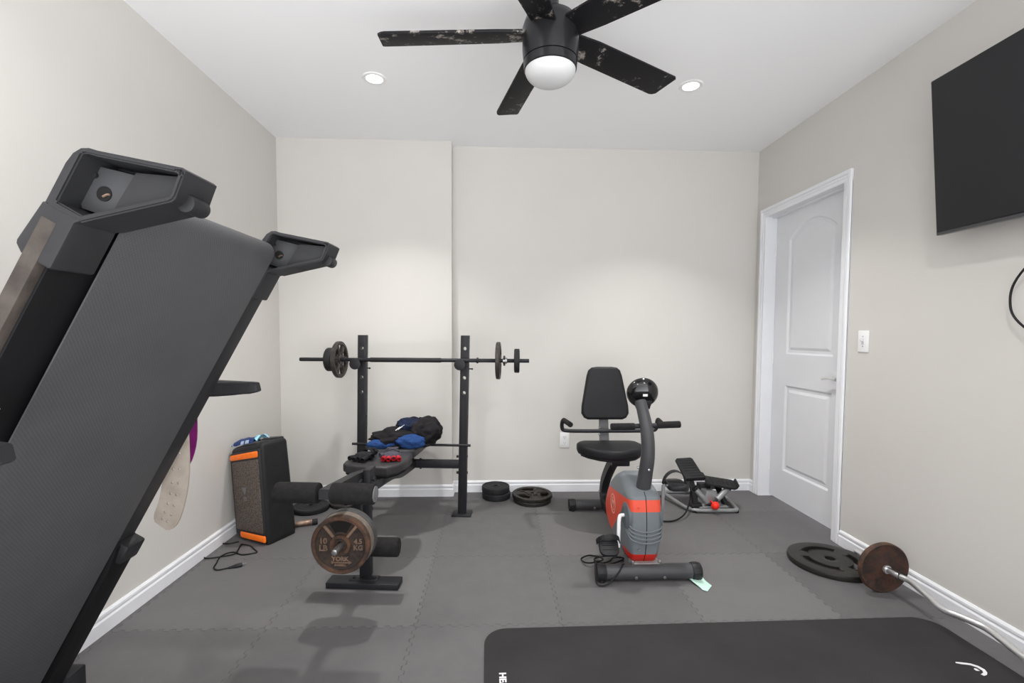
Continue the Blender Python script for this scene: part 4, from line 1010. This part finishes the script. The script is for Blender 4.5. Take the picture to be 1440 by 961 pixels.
# backrest
BM = Matrix.Translation((KX-.018, 3.065, .652)) @ Matrix.Rotation(math.radians(90-9), 4, 'X')
bo = [(-.115, .0), (-.14, .012), (-.157, .04), (-.155, .09), (-.118, .29), (-.106, .327), (-.085, .345), (-.05, .35), (.05, .35), (.085, .345), (.106, .327), (.118, .29), (.155, .09), (.157, .04), (.14, .012), (.115, .0)]
mesh_obj('backrest', B().prism(bo, .05, BM @ Matrix.Translation((0, 0, -.005)), .018, 4), M['bikevinyl'], t)
mesh_obj('backrest_support', B().tube([(KX-.02, 3.035, .44), (KX-.02, 3.06, .55), (KX-.02, 3.085, .66), (KX-.02, 3.11, .80)], .03, sec=[(.35, 1), (-.35, 1), (-.35, -1), (.35, -1)], up=(1, 0, 0), smooth=3), mat('mid grey steel plate', (96, 96, 98), .4, .2), t)
for z in (.6, .555): mesh_obj('support_bolt', B().cyl((KX-.05, 3.05, z), (KX-.06, 3.05, z), .007, n=12), M['zinc'], t)
sh = B()
xs = KX
path = [(xs-.285, 2.83, .663), (xs-.302, 2.93, .668), (xs-.31, 2.985, .655), (xs-.31, 2.998, .61), (xs-.29, 3.0, .592), (xs-.2, 3.0, .588), (xs, 3.0, .588), (xs+.2, 3.0, .588), (xs+.29, 3.0, .592), (xs+.31, 2.998, .61), (xs+.31, 2.985, .655), (xs+.302, 2.93, .668), (xs+.285, 2.83, .663)]
hbar = mesh_obj('side_handle', sh.tube(path, .0125, 16, 5), M['bsteel'], t)
for s in (-1, 1): mesh_obj('hand_grip', B().tube([(xs+s*.284, 2.822, .663), (xs+s*.294, 2.88, .666), (xs+s*.306, 2.955, .666)], .0165, 16, 3), M['foam'], hbar)
# cord bundle on the floor beside the pedal
ck = [(872, 785), (862, 781), (846, 783), (836, 782), (828, 781.5), (820, 784), (817.5, 787), (822, 791), (831, 792), (841, 790), (848, 787), (843, 784), (836, 786), (838, 790), (848, 792), (858, 789), (862, 785), (872, 784), (877, 786), (870, 790), (858, 794), (852, 798)]
mesh_obj('cable', B().tube([PZ(u, v, .006+.008*(i % 3)) for i, (u, v) in enumerate(ck)], .0042, 8, 6), M['cord'],
         tag(thing('bike_cord', 'black coiled cord on the floor beside the bike pedal', 'cord', M=Matrix.Translation(PZ(840, 788))), 'black coiled cord on the floor beside the bike pedal', 'cord'))
ck = [PZ(848, 799, .012), V((.555, 2.32, .02)), V((.53, 2.285, .06)), V((.50, 2.25, .088)), V((.487, 2.2, .075)), V((.487, 2.18, .02)), V((.505, 2.172, .008)), V((.54, 2.175, .012)), V((.575, 2.192, .03)), V((.605, 2.2, .062)), V((.63, 2.23, .083)), V((.66, 2.32, .03))]
single('adapter_cord', B().tube(ck, .004, 8, 6), M['cord'], 'black cord wrapped around the left end of the front bike foot', 'cord', (.5, 2.2, 0))
tg = [PZ(*p, .004) for p in [(969, 817.5), (976, 813), (985, 811.5), (992, 817), (1001, 824), (995, 832), (988, 830), (985, 827)]]
tb_ = bmesh.new(); f = tb_.faces.new([tb_.verts.new(p+V((0, 0, .012 if i < 3 else .0))) for i, p in enumerate(tg)]); bmesh.ops.solidify(tb_, geom=[f], thickness=.0012); bmesh.ops.recalc_face_normals(tb_, faces=tb_.faces[:])
single('paper_slip', B().merge(tb_), M['mint'], 'pale mint paper slip under the right end of the front bike foot', 'paper', tg[4])

# ------------------------------------------------------------------ mini stepper
t = thing('mini_stepper', 'silver and black mini stair stepper near the back right corner', 'stepper', (1.48, 3.2, 0))
fr = [(1.245, 3.40, .045), (1.27, 3.32, .035), (1.315, 3.17, .022), (1.345, 3.12, .02), (1.40, 3.095, .018), (1.62, 3.09, .018), (1.655, 3.10, .018), (1.668, 3.13, .02), (1.69, 3.30, .025), (1.69, 3.40, .03)]
mesh_obj('base_frame', B().tube(fr, .0135, 14, 4).cyl((1.245, 3.4, .045), (1.69, 3.4, .03), .0135), M['silver'], t)
mesh_obj('cross_plate', B().b2((1.40, 3.10, .03), (1.60, 3.16, .042), .004).tube([(1.40, 3.1, .028), (1.46, 3.14, .06), (1.49, 3.16, .09)], .012, 10, 3), M['silver'], t)
mesh_obj('center_column', B().prism([(-.065, 0), (.06, 0), (.03, .085), (-.035, .085)], .09, Matrix(((1, 0, 0, 1.492), (0, 0, 1, 3.125), (0, 1, 0, .05), (0, 0, 0, 1))), .006), M['silver'], t)
mesh_obj('rear_post', B().b2((1.45, 3.22, .03), (1.53, 3.28, .16), .006), M['black'], t)
for s, a, c in ((-1, V((1.46, 3.115, .062)), V((1.372, 3.14, .165))), (1, V((1.525, 3.115, .085)), V((1.632, 3.16, .158)))):
    d = (c-a).normalized()
    cy_ = mesh_obj('hydraulic_cylinder', B().cyl(a, a+d*(c-a).length*.86, .0195, n=24, bev=.003), M['silver'], t)
    mesh_obj('cylinder_cap', B().cyl(a+d*(c-a).length*.84, c, .022, n=24, bev=.003).cyl(a-d*.03, a, .007), M['black'], cy_)
mesh_obj('left_linkage', B().tube([(1.36, 3.16, .20), (1.375, 3.14, .11), (1.38, 3.13, .035)], .016, sec=sq, smooth=3).b2((1.345, 3.1, .03), (1.42, 3.16, .055), .004), M['black'], t)
mesh_obj('right_linkage', B().tube([(1.57, 3.22, .16), (1.585, 3.17, .09), (1.6, 3.14, .03)], .014, sec=sq, smooth=3), M['black'], t)
mesh_obj('pedal_arm', B().tube([(1.375, 3.2, .245), (1.40, 3.3, .18), (1.43, 3.4, .06)], .014, sec=sq, smooth=3), M['silver'], t)
mesh_obj('pedal_arm', B().tube([(1.585, 3.2, .145), (1.56, 3.3, .11), (1.53, 3.4, .05)], .014, sec=sq, smooth=3), M['silver'], t)
def quadM(o, ex, ey):
    ex = V(ex); L = ex.length; ex = ex.normalized(); ey = V(ey); ey = (ey-ex*ey.dot(ex)).normalized(); ez = ex.cross(ey)
    return Matrix(((ex.x, ey.x, ez.x, o[0]), (ex.y, ey.y, ez.y, o[1]), (ex.z, ey.z, ez.z, o[2]), (0, 0, 0, 1)))
QL = quadM((1.365, 3.20, .272), (1, .02, .05), (.02, 1, .46))
b = B().prism([(-.066, -.105), (.06, -.11), (.075, -.085), (.075, -.05), (.064, -.04), (.064, .10), (.052, .115), (-.05, .115), (-.064, .10), (-.07, -.08)], .022, QL @ Matrix.Translation((0, 0, -.011)), .005)
for k in range(7): b.box((0, -.07+.026*k, .0115), (.098, .012, .003), .001, M=QL)
b.box((.0, -.106, .012), (.13, .012, .022), .004, M=QL)
mesh_obj('foot_pedal', b, M['rubber'], t)
QR = quadM((1.585, 3.2, .176), (1, -.28, -.10), (.28, 1, .12))
b = B().prism([(-.10, -.07), (.085, -.07), (.105, -.05), (.105, .05), (.085, .07), (-.10, .07)], .02, QR @ Matrix.Translation((0, 0, -.01)), .005)
for k in range(7): b.box((-.08+.026*k, 0, .0105), (.012, .1, .003), .001, M=QR)
b.box((.105, 0, .012), (.012, .12, .03), .005, M=QR, rot=(0, .4, 0))
mesh_obj('foot_pedal', b, M['rubber'], t)
mesh_obj('tension_knob', B().ball((1.489, 3.062, .062), .026, sub=3).lathe([(.026, -.006), (.029, 0), (.026, .006)], 12, axis_frame((1.489, 3.062, .062), (0, 1, 0))).cyl((1.489, 3.07, .062), (1.489, 3.13, .07), .007), mat('bright red knob', (236, 48, 34), .3), t)
for p in ((1.655, 3.10), (1.37, 3.105), (1.25, 3.40), (1.69, 3.39)): mesh_obj('rubber_foot', B().cyl((p[0], p[1], 0), (p[0], p[1], .02), .017, n=16, bev=.003), M['rubber'], t)
single('resistance_cord', B().tube([V((1.352, 3.15, .13)), V((1.33, 3.10, .09)), V((1.26, 3.0, .04)), V((1.18, 2.95, .012)), V((1.10, 2.94, .008)), V((1.02, 2.98, .008)), V((.95, 3.05, .008))], .0055, 8, 6), M['cord'], 'black resistance cord running from the mini stepper to behind the bike', 'cord', (1.18, 2.95, 0))

# ------------------------------------------------------------------ camera, world, view
cd = bpy.data.cameras.new('camera'); cam = bpy.data.objects.new('camera', cd); COL.objects.link(cam)
cd.sensor_fit = 'HORIZONTAL'; cd.sensor_width = 36; cd.lens = F_PX/1440*36; cd.shift_y = (CY-480.5)/1440; cd.shift_x = -(CX-720)/1440
cam.matrix_world = Matrix(((_r.x, _u.x, -_f.x, 0), (_r.y, _u.y, -_f.y, 0), (_r.z, _u.z, -_f.z, CAM_H), (0, 0, 0, 1)))
cd.clip_start = .02
SC.camera = cam
wd = bpy.data.worlds.new('world'); SC.world = wd; wd.use_nodes = True
bg = wd.node_tree.nodes['Background']; bg.inputs[0].default_value = (.97, .98, 1, 1)
_t = wd.node_tree; _g = _t.nodes.new('ShaderNodeTexCoord'); _s = _t.nodes.new('ShaderNodeSeparateXYZ'); _m = _t.nodes.new('ShaderNodeMapRange')
_t.links.new(_g.outputs['Generated'], _s.inputs[0]); _t.links.new(_s.outputs[2], _m.inputs[0])
for _i, _v in ((1, -.6), (2, .25), (3, 5.3), (4, 2.1)): _m.inputs[_i].default_value = _v     # added fill: background brightened from below to lift the ceiling, dimmer above
_k = _t.nodes.new('ShaderNodeMapRange'); _t.links.new(_s.outputs[0], _k.inputs[0])
for _i, _v in ((1, -.8), (2, .8), (3, .62), (4, 1.5)): _k.inputs[_i].default_value = _v      # added fill is stronger from the right to lift the left wall
_p = _t.nodes.new('ShaderNodeMath'); _p.operation = 'MULTIPLY'; _t.links.new(_m.outputs[0], _p.inputs[0]); _t.links.new(_k.outputs[0], _p.inputs[1])
_t.links.new(_p.outputs[0], bg.inputs[1])
SC.view_settings.view_transform = 'Standard'; SC.view_settings.look = 'None'; SC.view_settings.gamma = 1; SC.view_settings.exposure = 0
SC.view_settings.use_curve_mapping = False
